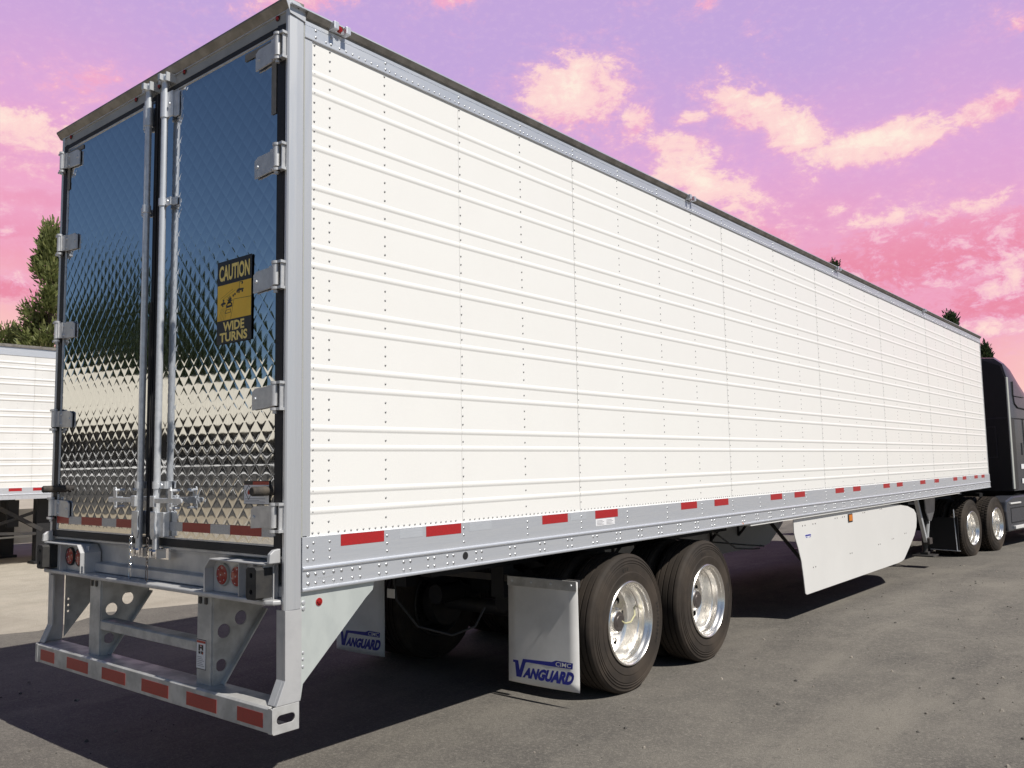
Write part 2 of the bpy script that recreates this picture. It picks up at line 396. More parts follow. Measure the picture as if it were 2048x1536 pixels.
# bottom rail: plate, lip, riveted flange
b = MB()
b.prism([(1.285, 1.346), (1.2995, 1.346), (1.2995, 1.206), (1.3085, 1.203), (1.3105, 1.196), (1.3085, 1.189), (1.3015, 1.186), (1.3015, 1.104), (1.3085, 1.102), (1.3095, 1.095), (1.3075, 1.088), (1.20, 1.088), (1.20, 1.10), (1.285, 1.10)], 1, .0975, L)
b.build('bottom_rail', 'alu', T, bevel=.0012)
# top rail
b = MB()
b.prism([(1.27, 3.868), (1.2985, 3.868), (1.3005, 3.872), (1.3005, 3.934), (1.2965, 3.936), (1.2965, 3.939), (1.3005, 3.941), (1.3005, 3.957), (1.27, 3.957)], 1, .0975, L-.01)
b.build('top_rail', 'alu', T)
b = MB()
b.prism([(1.272, 3.9575), (1.2995, 3.9575), (1.302, 3.968), (1.312, 3.972), (1.326, 3.998), (1.29, 4.002)], 1, .0975, L-.012)
b.build('roof_curb', 'alu_shaded', T)
# rivets
rv = MB()
cols = [.163, .262] + [.643+.599*k for k in range(26)]
for ci, yc in enumerate(cols):
    if yc > L-.1: continue
    z = ZRT+.022
    while z < ZPT-.012:
        if not any(abs(z-q) < .0195 for q in ribs) or ci == 0:
            rv.dome((PX+.0015, yc + (.012 if (ci > 1 and ci % 2 == 1) else 0), z), (1, 0, 0), .0060)
        z += .0508
z = 0; yy = .20
while yy < L-.1:
    if min(abs(yy-c) for c in cols) > .03: rv.dome((PX+.0015, yy, ZRT+.020), (1, 0, 0), .0058)
    yy += .041
stuff(rv.build('panel_rivet', 'rivet_grey', T, smooth=True, recalc=False, ang=180))
rv = MB()
for yc in cols:
    if yc > L-.1: continue
    for z in (1.325, 1.285, 1.245): rv.dome((1.2995, yc, z-.01), (1, 0, 0), .0078)
    for z in (3.89, 3.926): rv.dome((1.3005, yc, z), (1, 0, 0), .0078)
yy = .14
while yy < L-.1:
    if min(abs(yy-c) for c in cols) > .03: rv.dome((1.3005, yy, 3.889), (1, 0, 0), .0062)
    yy += .0445
for yy in (.125, .125, .20): pass
yy = .30
yk = [.13, .175, .225, .285, .335, .405, .455, .585, .635, .76, .81, .945, .995, 1.10, 1.15, 1.345, 1.395]
yy = 1.66
while yy < L-.7: yk += [yy, yy+.05]; yy += .305
while yy < L-.15: yk.append(yy); yy += .075
for i, yy in enumerate(yk):
    for z in (1.166, 1.122): rv.dome((1.3015, yy, z), (1, 0, 0), .0095 if i else .0125)
for z in (1.30, 1.235): rv.dome((1.2995, .128, z), (1, 0, 0), .009)
stuff(rv.build('rail_rivet', 'rail_rivet', T, smooth=True, recalc=False, ang=180))
# drain hole in rail with a hose end
b = MB(); b.m = 0; b.lathe([(.0005, .0), (.021, .0), (.0225, .002), (.0215, .003), (.0005, .0025)], (1.3012, 1.25, 1.155), 0, 20); b.build('drain_hole', 'under_black', T)
b = MB()
for k in range(8): b.box(1.3016, 1.3022, .19+k*.0115, .197+k*.0115, 1.139+.004*(k % 2), 1.150)
stuff(b.build('stamped_mark', 'alu_post', T))
# reflective tape along rail
for a, c in [(.331, .621), (.933, 1.219), (1.995, 2.279), (2.611, 2.905), (3.865, 4.143), (4.468, 4.744), (5.686, 5.972), (6.3, 6.591), (7.533, 7.822), (8.148, 8.426), (9.354, 9.64), (9.96, 10.246), (11.15, 11.44), (11.969, 12.243), (13.186, 13.464), (13.86, 14.13), (14.77, 15.05), (15.369, 15.64)]:
    MB().box(1.2996, 1.3006, a, c, 1.287, 1.3445).build('red_tape', 'tape_red', T)
for a, c, z0, z1 in [(.735, .905, 1.292, 1.338), (1.29, 1.49, 1.292, 1.338), (2.31, 2.50, 1.292, 1.338)]:
    MB().box(1.2996, 1.3003, a, c, z0, z1).build('silver_tape', 'tape_faint', T)
b = MB(); b.box(1.2996, 1.3004, 2.615, 2.86, 1.236, 1.283); b.m = 1
for k in range(4):
    for j in range(2): b.box(1.3004, 1.3006, 2.63+j*.12, 2.72+j*.12-(k % 2)*.02, 1.242+k*.009, 1.246+k*.009)
b.build('data_plate', ['sticker_white', 'sticker_grey'], T)
b = MB(); b.box(PX+.0005, PX+.0016, 15.77, 15.86, 1.62, 1.67); b.m = 1; b.box(PX+.0016, PX+.0019, 15.78, 15.85, 1.63, 1.645); b.build('small_decal', ['sticker_white', 'sticker_grey'], T)
# roof side marker lamps in brackets
for k, yy in enumerate((.299, 4.19, 7.95, 11.9)):
    b = MB(); x0 = 1.302
    b.box(x0, x0+.05, yy-.055, yy-.025, 3.958, 3.999); b.box(x0, x0+.05, yy+.025, yy+.055, 3.958, 3.999); b.box(x0, x0+.018, yy-.024, yy+.024, 3.96, 3.995)
    br = b.build('marker_bracket', 'alu', T, bevel=.003)
    b = MB(); b.dome((x0+.018, yy, 3.978), (1, 0, 0), .019, 14, .9); b.build('marker_lens', 'lens_red', br, smooth=True)
# rear frame -----------------------------------------------------------------
b = MB(); b.prism([(1.268, .004), (1.288, .0), (1.2965, .006), (1.2985, .05), (1.2985, .088), (1.294, .094), (1.268, .094)], 2, 1.012, 3.985); b.build('rear_post', 'alu_post', T)
b = MB(); b.prism([(-1.268, .004), (-1.288, .0), (-1.2965, .006), (-1.2985, .05), (-1.2985, .088), (-1.268, .094)], 2, 1.012, 3.985); b.build('rear_post', 'alu_post', T)
b = MB(); b.prism([(1.285, .101), (1.2945, .101), (1.2945, .146), (1.291, .149), (1.285, .149)], 2, 1.352, 3.866); b.build('post_trim', 'alu_post', T)
b = MB(); b.box(1.285, 1.2945, .0945, .1005, 1.346, 3.95); b.build('post_sealant', 'pale_seal', T)
for x0, x1 in ((1.262, 1.345), (-1.345, -1.262)): pass
# header: face plate + flared lip
b = MB(); b.box(-1.268, 1.268, .012, .09, 3.925, 3.9855); b.build('header', 'header_steel', T, bevel=.003)
b = MB(); b.prism([(.09, 3.986), (.005, 3.986), (.001, 3.990), (-.024, 4.024), (-.024, 4.034), (.09, 4.038)], 0, -1.335, 1.30); hl = b.build('header_lip', 'alu_shaded', T)
b = MB(); b.box(-1.268, 1.268, .004, .011, 3.9805, 3.9855); b.build('header_bead', 'hinge_steel', T)
# corner casting at the top right
b = MB(); b.plate([(-.024, 4.036), (-.024, 4.026), (.004, 3.96), (.097, 3.945), (.097, 4.004), (.06, 4.03)], [circ(.052, 4.004, .0085, 12)], 0, 1.3012, 1.3045); b.build('corner_plate', 'alu_post', T)
b = MB(); b.dome((1.3, .052, 4.004), (1, 0, 0), .008, 10, .2); b.build('corner_plug', 'under_black', T)
for x in (-1.18, -.275, .005, .29, 1.19):
    b = MB(); b.dome((x, .011, 3.972), (0, -1, 0), .0135, 12, .9); b.m = 1; b.lathe([(.0135, 0), (.017, 0), (.017, -.004), (.0135, -.004)], (x, .011, 3.972), 1, 14)
    b.build('header_lamp', ['lens_red', 'rubber_black'], T, smooth=True)
# gasket surround (recessed black) and centre seal
b = MB(); b.box(-1.266, 1.266, .05, .062, 1.262, 3.924); b.build('door_recess', 'gasket', T)
# quilted doors ---------------------------------------------------------------
def door(x0, x1, name):
    z0, z1 = 1.312, 3.885; q = .098; b = MB(); step = q/20
    nx = int((x1-x0)/step); nz = int((z1-z0)/step)
    V = []
    A = .00062
    for j in range(nz+1):
        z = z0+(z1-z0)*j/nz
        for i in range(nx+1):
            x = x0+(x1-x0)*i/nx
            u = x/q + z/(q*1.12); v = x/q - z/(q*1.12)
            su = abs(math.sin(math.pi*u)); sv = abs(math.sin(math.pi*v))
            h = A*(1-(1-su)**6)*(1-(1-sv)**6) + .00045*su*sv
            # slight oil-canning of the sheet
            h += .0010*math.sin(x*3.1+z*1.7+.5)*math.sin(z*2.3-x*1.1)
            m_ = min(x-x0, x1-x, z-z0, z1-z)
            if m_ < .03: h *= max(0, m_/.03)
            ax = abs(x-.02)
            if ax < .24: h *= .3+.7*max(0, (ax-.17)/.07)
            V.append((x, .012-h, z))
    n = nx+1
    b.add(V, [(j*n+i, j*n+i+1, (j+1)*n+i+1, (j+1)*n+i) for j in range(nz) for i in range(nx)])
    o = b.build(name, 'stainless', T, smooth=True, recalc=False, ang=180)
    f = MB()
    t = .006
    for (a, c, d, e) in ((x0-t, x0, z0-t, z1+t), (x1, x1+t, z0-t, z1+t)): f.box(a, c, .006, .049, d, e)
    f.box(x0, x1, .006, .049, z0-t, z0); f.box(x0, x1, .006, .049, z1, z1+t)
    f.build('door_edge', 'hinge_steel', o)
    return o
dR = door(.052, 1.198, 'rear_door'); dL = door(-1.206, -.030, 'rear_door')
# black rubber frames round each door
for o, xa, xb in ((dR, .018, 1.262), (dL, -1.262, .006)):
    b = MB(); xi, xj = (.0455 if o is dR else -1.2125), (1.2045 if o is dR else -.0235)
    b.box(xa, xi, .003, .049, 1.266, 3.92); b.box(xj, xb, .003, .049, 1.266, 3.92)
    b.box(xi, xj, .003, .049, 1.266, 1.305); b.box(xi, xj, .003, .049, 3.8915, 3.92)
    b.build('door_gasket', 'gasket', o, bevel=.004)
b = MB(); b.box(.0065, .0175, -.002, .049, 1.266, 3.92); b.build('centre_seal', 'gasket', dR)
b = MB(); b.box(-.020, .004, -.010, .002, 1.66, 2.66); b.box(-.016, .0, -.012, -.0101, 1.62, 2.60); b.build('astragal_strip', 'rubber_black', dL, bevel=.003)
# tape on doors
def seg(x0, x1, z0, z1, y, m, par, name): MB().box(x0, x1, y-.0012, y, z0, z1).build(name, m, par)
for x0, x1, m in ((-1.205, -1.03, 1), (-1.03, -.852, 0), (-.852, -.575, 1), (-.575, -.391, 0), (-.391, -.155, 1)): seg(x0+.0005, x1-.0005, 1.349, 1.397, .0085, 'tape_red_rear' if m else 'tape_white', dL, 'red_tape' if m else 'white_tape')
for x0, x1, m in ((.16, .361, 0), (.361, .637, 1), (.637, .821, 0), (.821, 1.095, 1), (1.095, 1.196, 0)): seg(x0+.0005, x1-.0005, 1.349, 1.397, .0085, 'tape_red_rear' if m else 'tape_white', dR, 'red_tape' if m else 'white_tape')
# leftover protective film in the upper corners
b = MB(); b.box(.905, 1.185, .0065, .0078, 3.828, 3.868); b.box(1.145, 1.185, .0065, .0078, 3.47, 3.827); b.build('film_strip', 'film_grey', dR)
b = MB(); b.box(-1.205, -.98, .0065, .0078, 3.84, 3.87); b.box(-1.205, -1.17, .0065, .0078, 3.60, 3.839); b.build('film_strip', 'film_grey', dL)
# hinges
def hinge(s, z, par):
    b = MB()
    def bx(x0, x1, *r): b.box(min(x0*s, x1*s), max(x0*s, x1*s), *r)
    b.prism([(s*1.018, z-.062), (s*1.018, z+.030), (s*1.045, z+.046), (s*1.20, z+.052), (s*1.20, z-.052)], 1, -.004, .0045)
    bx(1.17, 1.212, -.016, -.004, z-.052, z+.052)
    bx(1.205, 1.228, -.026, -.014, z-.052, z+.052)
    b.tube([(s*1.233, -.020, z-.052), (s*1.233, -.020, z+.052)], .0175, 14)
    for zz in (z-.068, z+.060):
        b.tube([(s*1.233, -.020, zz-.0065), (s*1.233, -.020, zz+.0065)], .0215, 14); bx(1.238, 1.284, -.028, .004, zz-.0065, zz+.0065)
    b.tube([(s*1.233, -.020, z-.090), (s*1.233, -.020, z-.075)], .011, 8)
    bx(1.264, 1.274, -.018, .004, z-.061, z+.053)
    b.m = 1
    for (x, zz) in ((1.045, z-.006), (1.165, z+.028), (1.165, z-.034)): b.dome((s*x, -.004, zz), (0, -1, 0), .0095, 10, .7)
    b.build('hinge', ['hinge_steel', 'zinc'], par, smooth=True, ang=35)
for z in (3.80, 3.225, 2.628, 2.034, 1.450): hinge(1, z, dR); hinge(-1, z, dL)
# lock rods with guides, cams, handles and chains
def lockrod(s, x, par):
    b = MB(); y = -.026
    b.tube([(x, y, 1.215), (x, y, 3.945)], .0188, 16)
    b.tube([(x, y, 3.955), (x, y, 3.985)], .010, 8)
    rod = b.build('lock_rod', 'zinc', par, smooth=True)
    def guide(z, h, d=1):
        g = MB(); g.lathe([(.0190, -h), (.0245, -h), (.0245, h), (.0190, h)], (x, y, z), 2, 16)
        xx = x + s*.075
        g.box(min(x+s*.012, xx), max(x+s*.012, xx), y+.004, y+.014, z-h, z+h); g.box(min(xx, xx-s*.012), max(xx, xx-s*.012), y+.012, .006, z-h, z+h)
        g.box(min(xx, xx+s*.03), max(xx, xx+s*.03), -.001, .006, z-h, z+h)
        g.dome((x+s*.045, y+.004, z), (0, -1, 0), .009, 8, .8)
        g.build('rod_guide', 'zinc', rod, smooth=True, ang=35)
    guide(3.80, .075); guide(3.22, .022); guide(2.40, .018) if False else None; guide(1.60, .020)
    # long lower bracket
    g = MB(); g.prism([(x-.026, 1.455), (x-.026, 1.33), (x-.012, 1.30), (x+.016, 1.30), (x+.03, 1.335), (x+.022, 1.39), (x+.026, 1.455)], 1, y-.024, y-.016)
    xx = x+s*.075; g.box(min(x+s*.014, xx), max(x+s*.014, xx), y-.005, y+.012, 1.315, 1.45); g.box(min(xx, xx+s*.012), max(xx, xx+s*.012), y-.005, .006, 1.315, 1.45)
    g.build('lower_bracket', 'zinc', rod, bevel=.004)
    # cams and keepers
    for z, k in ((1.222, -1), (3.962, 1)):
        c = MB(); c.lathe([(.001, -.022), (.024, -.022), (.027, -.012), (.027, .012), (.02, .022), (.001, .022)], (x, y, z), 2, 12)
        c.box(x-.012, x+.012, y-.042, y-.022, z-.018, z+.018); c.box(x-.044, x-.034, y-.02, .03, z-.026, z+.026); c.box(x+.036, x+.046, y-.02, .03, z-.026, z+.026)
        c.prism([(x-.03, z-.012), (x-.008, z-.03), (x+.028, z-.014), (x+.03, z+.014), (x, z+.03), (x-.03, z+.016)], 1, y+.03, y+.042)
        c.box(x-.055, x+.06, .018, .03, z-.035, z+.03)
        c.build('cam_lock', 'chrome' if k < 0 else 'zinc', rod, smooth=True, ang=30)
    # swing handle, outward
    h = MB(); z = 1.515
    h.box(min(x-s*.01, x+s*.036), max(x-s*.01, x+s*.036), y-.036, y-.018, z-.036, z+.026)
    h.prism([(x+s*.02, z-.014), (x+s*.18, z-.012), (x+s*.30, z-.016), (x+s*.318, z-.008), (x+s*.318, z+.010), (x+s*.30, z+.016), (x+s*.02, z+.014)], 1, y-.034, y-.022)
    h.build('swing_handle', 'zinc', rod, bevel=.003)
    r_ = MB(); xc = x+s*.215
    r_.box(xc-.045, xc+.045, y-.022, y-.014, z-.02, z+.02)
    r_.prism([(xc-.022, z+.012), (xc+.016, z+.012), (xc+.018, z+.055), (xc+.008, z+.075), (xc-.008, z+.075), (xc-.02, z+.055)], 1, y-.042, y-.036)
    r_.prism([(xc-.014, z-.012), (xc+.02, z-.012), (xc+.02, z-.045), (xc+.006, z-.06), (xc-.012, z-.045)], 1, y-.042, y-.036)
    r_.tube([(xc+.002, y-.044, z+.056), (xc+.002, -.012, z+.056)], .008, 8); r_.tube([(xc+.004, y-.044, z-.04), (xc+.004, -.012, z-.04)], .008, 8)
    r_.build('handle_retainer', 'zinc', rod, bevel=.002)
    # chain of links with a hook
    c = MB(); zc = 1.30; xc = x-.012
    for k in range(9):
        a = .5*math.pi*(k % 2)+.3; rr = .007; hh = .0125
        pts = [(xc+rr*math.cos(t)*math.cos(a), y-.042+rr*math.cos(t)*math.sin(a), zc-k*.019+hh*math.sin(t)) for t in [2*math.pi*i/10 for i in range(11)]]
        c.tube(pts, .0019, 5, False)
    zb = zc-9*.019
    c.tube([(xc-.010, y-.042, zb+.004), (xc-.012, y-.042, zb-.045), (xc, y-.042, zb-.056), (xc+.008, y-.042, zb-.04), (xc+.008, y-.042, zb+.006)], .0024, 6)
    c.build('safety_chain', 'chrome' if s < 0 else 'hub_dark', rod, smooth=True, recalc=False)
lockrod(1, .142, dR); lockrod(-1, -.046, dL)
# round rubber door bumpers and warning sticker
for x, o in ((1.145, dR), (-1.215, dL)):
    b = MB(); b.lathe([(.001, -.085), (.019, -.085), (.023, -.080), (.0235, 0.012), (.034, .012), (.034, .006)], (x, 0, 1.572), 1, 20); b.build('door_bumper', 'rubber_dusty', o, smooth=True, ang=35)
b = MB(); X0, X1, Z0, Z1, Y = .945, 1.155, 1.508, 1.618, .0065
b.m = 2; b.box(X0-.003, X1+.003, Y-.0004, Y+.0006, Z0-.003, Z1+.003); b.m = 0; b.box(X0, X1, Y-.001, Y-.0005, Z0, Z1)
def decal(b, x0, x1, z0, z1, m, k=1): b.m = m; b.box(x0, x1, Y-.001-.0004*k, Y-.001-.0004*(k-1)-.0001, z0, z1)
decal(b, X0, X1, Z1-.017, Z1, 1); decal(b, X0, X0+.075, Z1-.016, Z1-.0, 2, 2)
b.m = 2; cx, cz = X0+.04, 1.567
for s_ in (1,):
    o_ = [(cx, cz-.040), (cx+.034, cz), (cx, cz+.034), (cx-.034, cz)]; i_ = [(cx, cz-.036), (cx+.030, cz), (cx, cz+.030), (cx-.030, cz)]
    b.plate(o_, [i_], 1, Y-.0016, Y-.0011)
b.m = 1; b.prism([(cx-.007, cz-.014), (cx+.007, cz-.014), (cx+.011, cz-.003), (cx+.005, cz+.004), (cx+.002, cz+.016), (cx-.006, cz+.004), (cx-.010, cz-.004)], 1, Y-.0016, Y-.0011)
for k in range(6): decal(b, X0+.085, X1-.012-(k % 3)*.015, 1.590-k*.009, 1.5925-k*.009, 3)
for k in range(3): decal(b, X0+.01, X1-.03-(k % 2)*.05, 1.532-k*.008, 1.5345-k*.008, 3)
b.build('flammable_sticker', ['sticker_white', 'sticker_red', 'sticker_black', 'sticker_grey'], dR)
# wide-turns sign: flat print
b = MB(); X0, X1, Z0, Z1 = .675, .992, 2.338, 2.780; Y = .0058
b.box(X0, X1, Y-.0012, Y, Z0, Z1)
def flat(pts, m, k=2): b.m = m; b.prism(pts, 1, Y-.0012-.0003*k, Y-.0012-.0003*(k-1)-.0001)
zb, zt = 2.462, 2.652
flat([(X0+.004, zb), (X1-.004, zb), (X1-.004, zt), (X0+.004, zt)], 1, 1)
def tx(body, x0, x1, z0, z1, m, bold):
    b.m = m; b.text(body, lambda u, v: (x0+u*(x1-x0), Y-.0018, z0+v*(z1-z0)), bold)
tx('CAUTION', X0+.018, X1-.018, 2.672, 2.757, 2, .035)
tx('WIDE', X0+.060, X1-.062, 2.402, 2.452, 2, .035); tx('TURNS', X0+.030, X1-.034, 2.346, 2.396, 2, .035)
def line(p, q, t=.0022):
    p = Vector(p); q = Vector(q); d = (q-p).normalized(); n_ = Vector((-d.y, d.x))*t/2
    flat([tuple(p+n_), tuple(q+n_), tuple(q-n_), tuple(p-n_)], 0, 2)
line((X0+.158, zb+.103), (X1-.004, zb+.098)); line((X0+.158, zb+.103), (X0+.130, zb+.002))
for k in range(5): line((X0+.012+k*.016, zb+.002), (X0+.044+k*.012, zb+.066), .0014)
line((X0+.03, zb+.118), (X0+.15, zb+.158), .0012); line((X0+.05, zb+.112), (X0+.17, zb+.15), .0012)
# truck up the road, its trailer cutting the corner, burst and car
flat([(X0+.205, zb+.150), (X0+.208, zb+.150), (X0+.208, zb+.186), (X0+.205, zb+.186)], 0); flat([(X0+.205, zb+.184), (X0+.236, zb+.184), (X0+.236, zb+.187), (X0+.205, zb+.187)], 0)
flat([(X0+.226, zb+.172), (X0+.240, zb+.174), (X0+.238, zb+.185), (X0+.228, zb+.184)], 0)
flat([(X0+.18, zb+.138), (X0+.245, zb+.142), (X0+.246, zb+.150), (X0+.20, zb+.153), (X0+.185, zb+.147)], 0)
for cx_, cz_ in ((X0+.188, zb+.137), (X0+.205, zb+.134), (X0+.235, zb+.136), (X0+.168, zb+.128), (X0+.152, zb+.122)): flat(circ(cx_, cz_, .007, 8), 0, 3)
st = []
for k in range(14):
    rr = (.030 if k % 2 == 0 else .014)*(.8+.4*((k*7) % 5)/5); t = math.pi*(1.08-1.16*k/13); st.append((X0+.120+rr*math.cos(t), zb+.098+rr*1.1*max(-.2, math.sin(t))))
flat(st+[(X0+.128, zb+.082), (X0+.108, zb+.082)], 0)
flat([(X0+.088, zb+.062), (X0+.142, zb+.066), (X0+.144, zb+.080), (X0+.132, zb+.092), (X0+.098, zb+.090), (X0+.086, zb+.076)], 0)
flat([(X0+.098, zb+.074), (X0+.134, zb+.076), (X0+.128, zb+.085), (X0+.102, zb+.083)], 1, 3)
flat([(X0+.035, zb+.082), (X0+.075, zb+.084), (X0+.085, zb+.090), (X0+.062, zb+.100), (X0+.040, zb+.092)], 0); flat(circ(X0+.055, zb+.079, .007, 8), 0, 3); flat(circ(X0+.062, zb+.106, .007, 8), 0, 3)
b.plate([(X0+.078, zb+.034), (X0+.132, zb+.036), (X0+.128, zb+.056), (X0+.084, zb+.054)], [[(X0+.082, zb+.037), (X0+.128, zb+.039), (X0+.125, zb+.053), (X0+.087, zb+.051)]], 1, Y-.0019, Y-.0014)
b.build('wide_turns_sign', ['sticker_black', 'sticker_yellow', 'letter_yellow'], dR)

# sill, light boxes, flange -----------------------------------------------------
b = MB(); b.prism([(.02, 1.2615), (.02, 1.246), (.066, 1.236), (.072, 1.22), (.072, 1.124), (.030, 1.116), (.028, 1.064), (.11, 1.064), (.11, 1.2615)], 0, -1.266, 1.266); b.build('rear_sill', 'frame_steel', T, bevel=.004)
b = MB(); fl = [(-1.266, .11), (-1.266, -.02), (-1.23, -.056), (1.17, -.056), (1.215, -.050), (1.250, -.032), (1.266, -.005), (1.267, .11)]; b.prism(fl, 2, 1.036, 1.060); b.build('sill_flange', 'frame_steel', T, bevel=.007)
def lightbox(s):
    b = MB()
    def bx(x0, x1, *r): b.box(min(x0*s, x1*s), max(x0*s, x1*s), *r)
    ya = -.062
    # top plate, chamfered inner cheek
    b.prism([(s*.745, 1.232), (s*1.225, 1.232), (s*1.225, 1.2245), (s*.747, 1.2245)], 1, ya, .064)
    b.prism([(s*.745, 1.232), (s*.747, 1.2245), (s*.702, 1.180), (s*.695, 1.184)], 1, ya, .064)
    b.prism([(s*.695, 1.184), (s*.702, 1.180), (s*.702, 1.061), (s*.695, 1.061)], 1, ya, .064)
    bx(.704, 1.22, -.010, -.004, 1.061, 1.224)
    bx(.995, 1.001, ya+.006, -.0105, 1.061, 1.224)
    bx(1.075, 1.081, ya+.03, -.0105, 1.061, 1.224)
    bx(1.20, 1.2075, ya+.004, .028, 1.061, 1.224)
    o = b.build('light_box', 'frame_steel', T, bevel=.002)
    # upright tab by the post
    b = MB(); b.prism([(1.233, .020), (1.275, .020), (1.297, .005), (1.305, -.018), (1.233, -.018)][0:0] or [(.0, 1.233), (.0, 1.300), (-.036, 1.296), (-.058, 1.278), (-.062, 1.233)], 0, min(s*1.238, s*1.262), max(s*1.238, s*1.262)); b.build('side_tab', 'frame_steel', o, bevel=.004)
    for x in (.800, .932):
        c = MB(); c.lathe([(.0005, -.006), (.030, -.005), (.049, .0)], (s*x, -.024, 1.150), 1, 28); c.m = 1
        c.lathe([(.049, .001), (.056, -.001), (.0575, .006), (.0575, .013), (.05, .013)], (s*x, -.024, 1.150), 1, 28); c.m = 2
        for k in range(6): c.dome((s*x+.035*math.cos(k*1.047+.3), -.0275, 1.150+.035*math.sin(k*1.047+.3)), (0, -1, 0), .0035, 6)
        c.dome((s*x, -.030, 1.150), (0, -1, 0), .0035, 6)
        c.build('tail_lamp', ['lens_red', 'rubber_black' if s < 0 else 'pale_seal', 'chrome'], o, smooth=True, ang=50)
    c = MB(); xa, xb = sorted((s*1.135, s*1.218))
    c.plate([(xa+.012, 1.066), (xb-.012, 1.066), (xb, 1.076), (xb, 1.204), (xb-.012, 1.216), (xa+.012, 1.216), (xa, 1.204), (xa, 1.076)], [circ((xa+xb)/2, 1.103, .0125, 12), circ((xa+xb)/2, 1.180, .0125, 12)], 1, -.104, -.060)
    c.box(xa+.004, xb-.004, -.0595, -.012, 1.07, 1.212)
    c.build('dock_bumper', 'rubber_black', o)
lightbox(1); lightbox(-1)
# impact guard ------------------------------------------------------------------
G = MB(); G.prism([(-.062, .465), (-.062, .570), (-.052, .579), (.082, .579), (.082, .571), (-.046, .571), (-.054, .562), (-.054, .473), (.082, .471), (.082, .462), (-.05, .460)], 0, -1.262, 1.262)
guard = G.build('impact_guard', 'bumper_steel', T, bevel=.002)
def slot(cx, cz, hw, r, n=8):
    P = []
    for k in range(n+1): t = -math.pi/2+math.pi*k/n; P.append((cx+hw+r*math.cos(t), cz+r*math.sin(t)))
    for k in range(n+1): t = math.pi/2+math.pi*k/n; P.append((cx-hw+r*math.cos(t), cz+r*math.sin(t)))
    return P
for s in (1, -1):
    b = MB(); xa, xb = sorted((s*1.2625, s*1.297)); b.plate([(-.064, .468), (-.056, .458), (.086, .458), (.086, .581), (-.056, .581), (-.064, .573)], [slot(.012, .520, .030, .021)], 0, s*1.290, s*1.297)
    b.box(min(s*1.2625, s*1.2895), max(s*1.2625, s*1.2895), -.064, -.058, .462, .577)
    b.build('end_box', 'bumper_steel', guard, bevel=.0015)
for x0, x1 in ((-1.216, -1.016), (-.836, -.553), (-.375, -.095), (.090, .372), (.553, .832), (1.012, 1.222)):
    MB().box(x0, x1, -.0636, -.0624, .482, .548).build('red_tape', 'tape_red_rear', guard)
# outer legs of the guard
for s in (1, -1):
    def sx(a, c): return tuple(sorted((s*a, s*c)))
    b = MB(); b.prism([(.004, 1.035 if s < 0 else 1.0115), (.098, 1.035 if s < 0 else 1.0115), (.098, .66), (.092, .5825), (-.042, .5825), (.006, .69)], 0, *sx(1.276, 1.2965))
    b.prism([(.004, 1.0115), (.016, 1.0115), (.018, .69), (-.030, .5825), (-.042, .5825), (.006, .69)], 0, *sx(1.226, 1.2755))
    b.build('guard_leg', 'frame_steel', guard, bevel=.002)
# inner struts with lightening-hole gussets
for s, x in ((1, .612), (-1, -.612)):
    b = MB(); b.box(x-.066, x+.066, -.004, .008, .572, 1.035); b.box(x+.058, x+.066, .0085, .03, .58, 1.035); b.box(x-.066, x-.058, .0085, .07, .58, 1.035)
    st_ = b.build('guard_strut', 'bumper_steel', guard, bevel=.002)
    xg = x+.0665
    b = MB(); b.plate([(.004, .585), (.012, .575), (.045, .575), (.300, .925), (.300, 1.03), (.004, 1.03)], [circ(.052, .675, .032, 16), circ(.065, .846, .037, 18), circ(.165, .90, .037, 18)], 0, xg, xg+.008)
    b.beam((xg+.022, .052, .580), (xg+.022, .306, .93), .008, .034, (1, 0, 0))
    b.build('gusset', 'bumper_steel', st_)
    b = MB()
    for dx in (-.035, .02):
        b.box(x+dx-.012, x+dx+.012, -.012, -.0045, .985, 1.02)
    b.box(x+.012, x+.06, .02, .2, .93, .945); b.box(x+.012, x+.05, .05, .09, .90, .929)
    b.build('bolt', 'dark_steel', st_, bevel=.003)
b = MB(); b.prism([(.0, .735), (.0, .782), (.01, .790), (.088, .790), (.088, .781), (.012, .781), (.009, .735)], 0, -.5455, .5455); b.build('step', 'bumper_steel', guard, bevel=.002)
# left outer triangular brace plate
b = MB(); b.plate([(.098, .60), (.098, 1.033), (.36, 1.033), (.36, .92)], [circ(.118, .84, .008, 8), circ(.118, .80, .008, 8), circ(.118, .76, .008, 8)], 0, -1.262, -1.255); b.build('gusset', 'bumper_steel', guard)
b = MB(); b.m = 2; b.box(.543, .635, -.0052, -.0045, .652, .803); b.m = 0; b.box(.546, .632, -.0058, -.0053, .656, .799); b.m = 1; b.box(.549, .630, -.0066, -.0059, .785, .797); b.m = 2
for (x0, x1, z0, z1) in ((.566, .580, .745, .776), (.596, .610, .748, .776), (.580, .596, .757, .765), (.566, .584, .730, .742), (.590, .610, .730, .744)): b.box(x0, x1, -.0066, -.0059, z0, z1)
b.m = 1; b.box(.584, .596, -.0068, -.0060, .768, .776); b.prism([(.600, .727), (.612, .731), (.606, .742)], 1, -.0072, -.0067)
b.m = 3
for k in range(6): b.box(.555, .620-(k % 3)*.012, -.0066, -.0059, .668+k*.009, .6705+k*.009)
b.build('warning_label', ['sticker_white', 'sticker_red', 'sticker_black', 'sticker_grey'], guard)
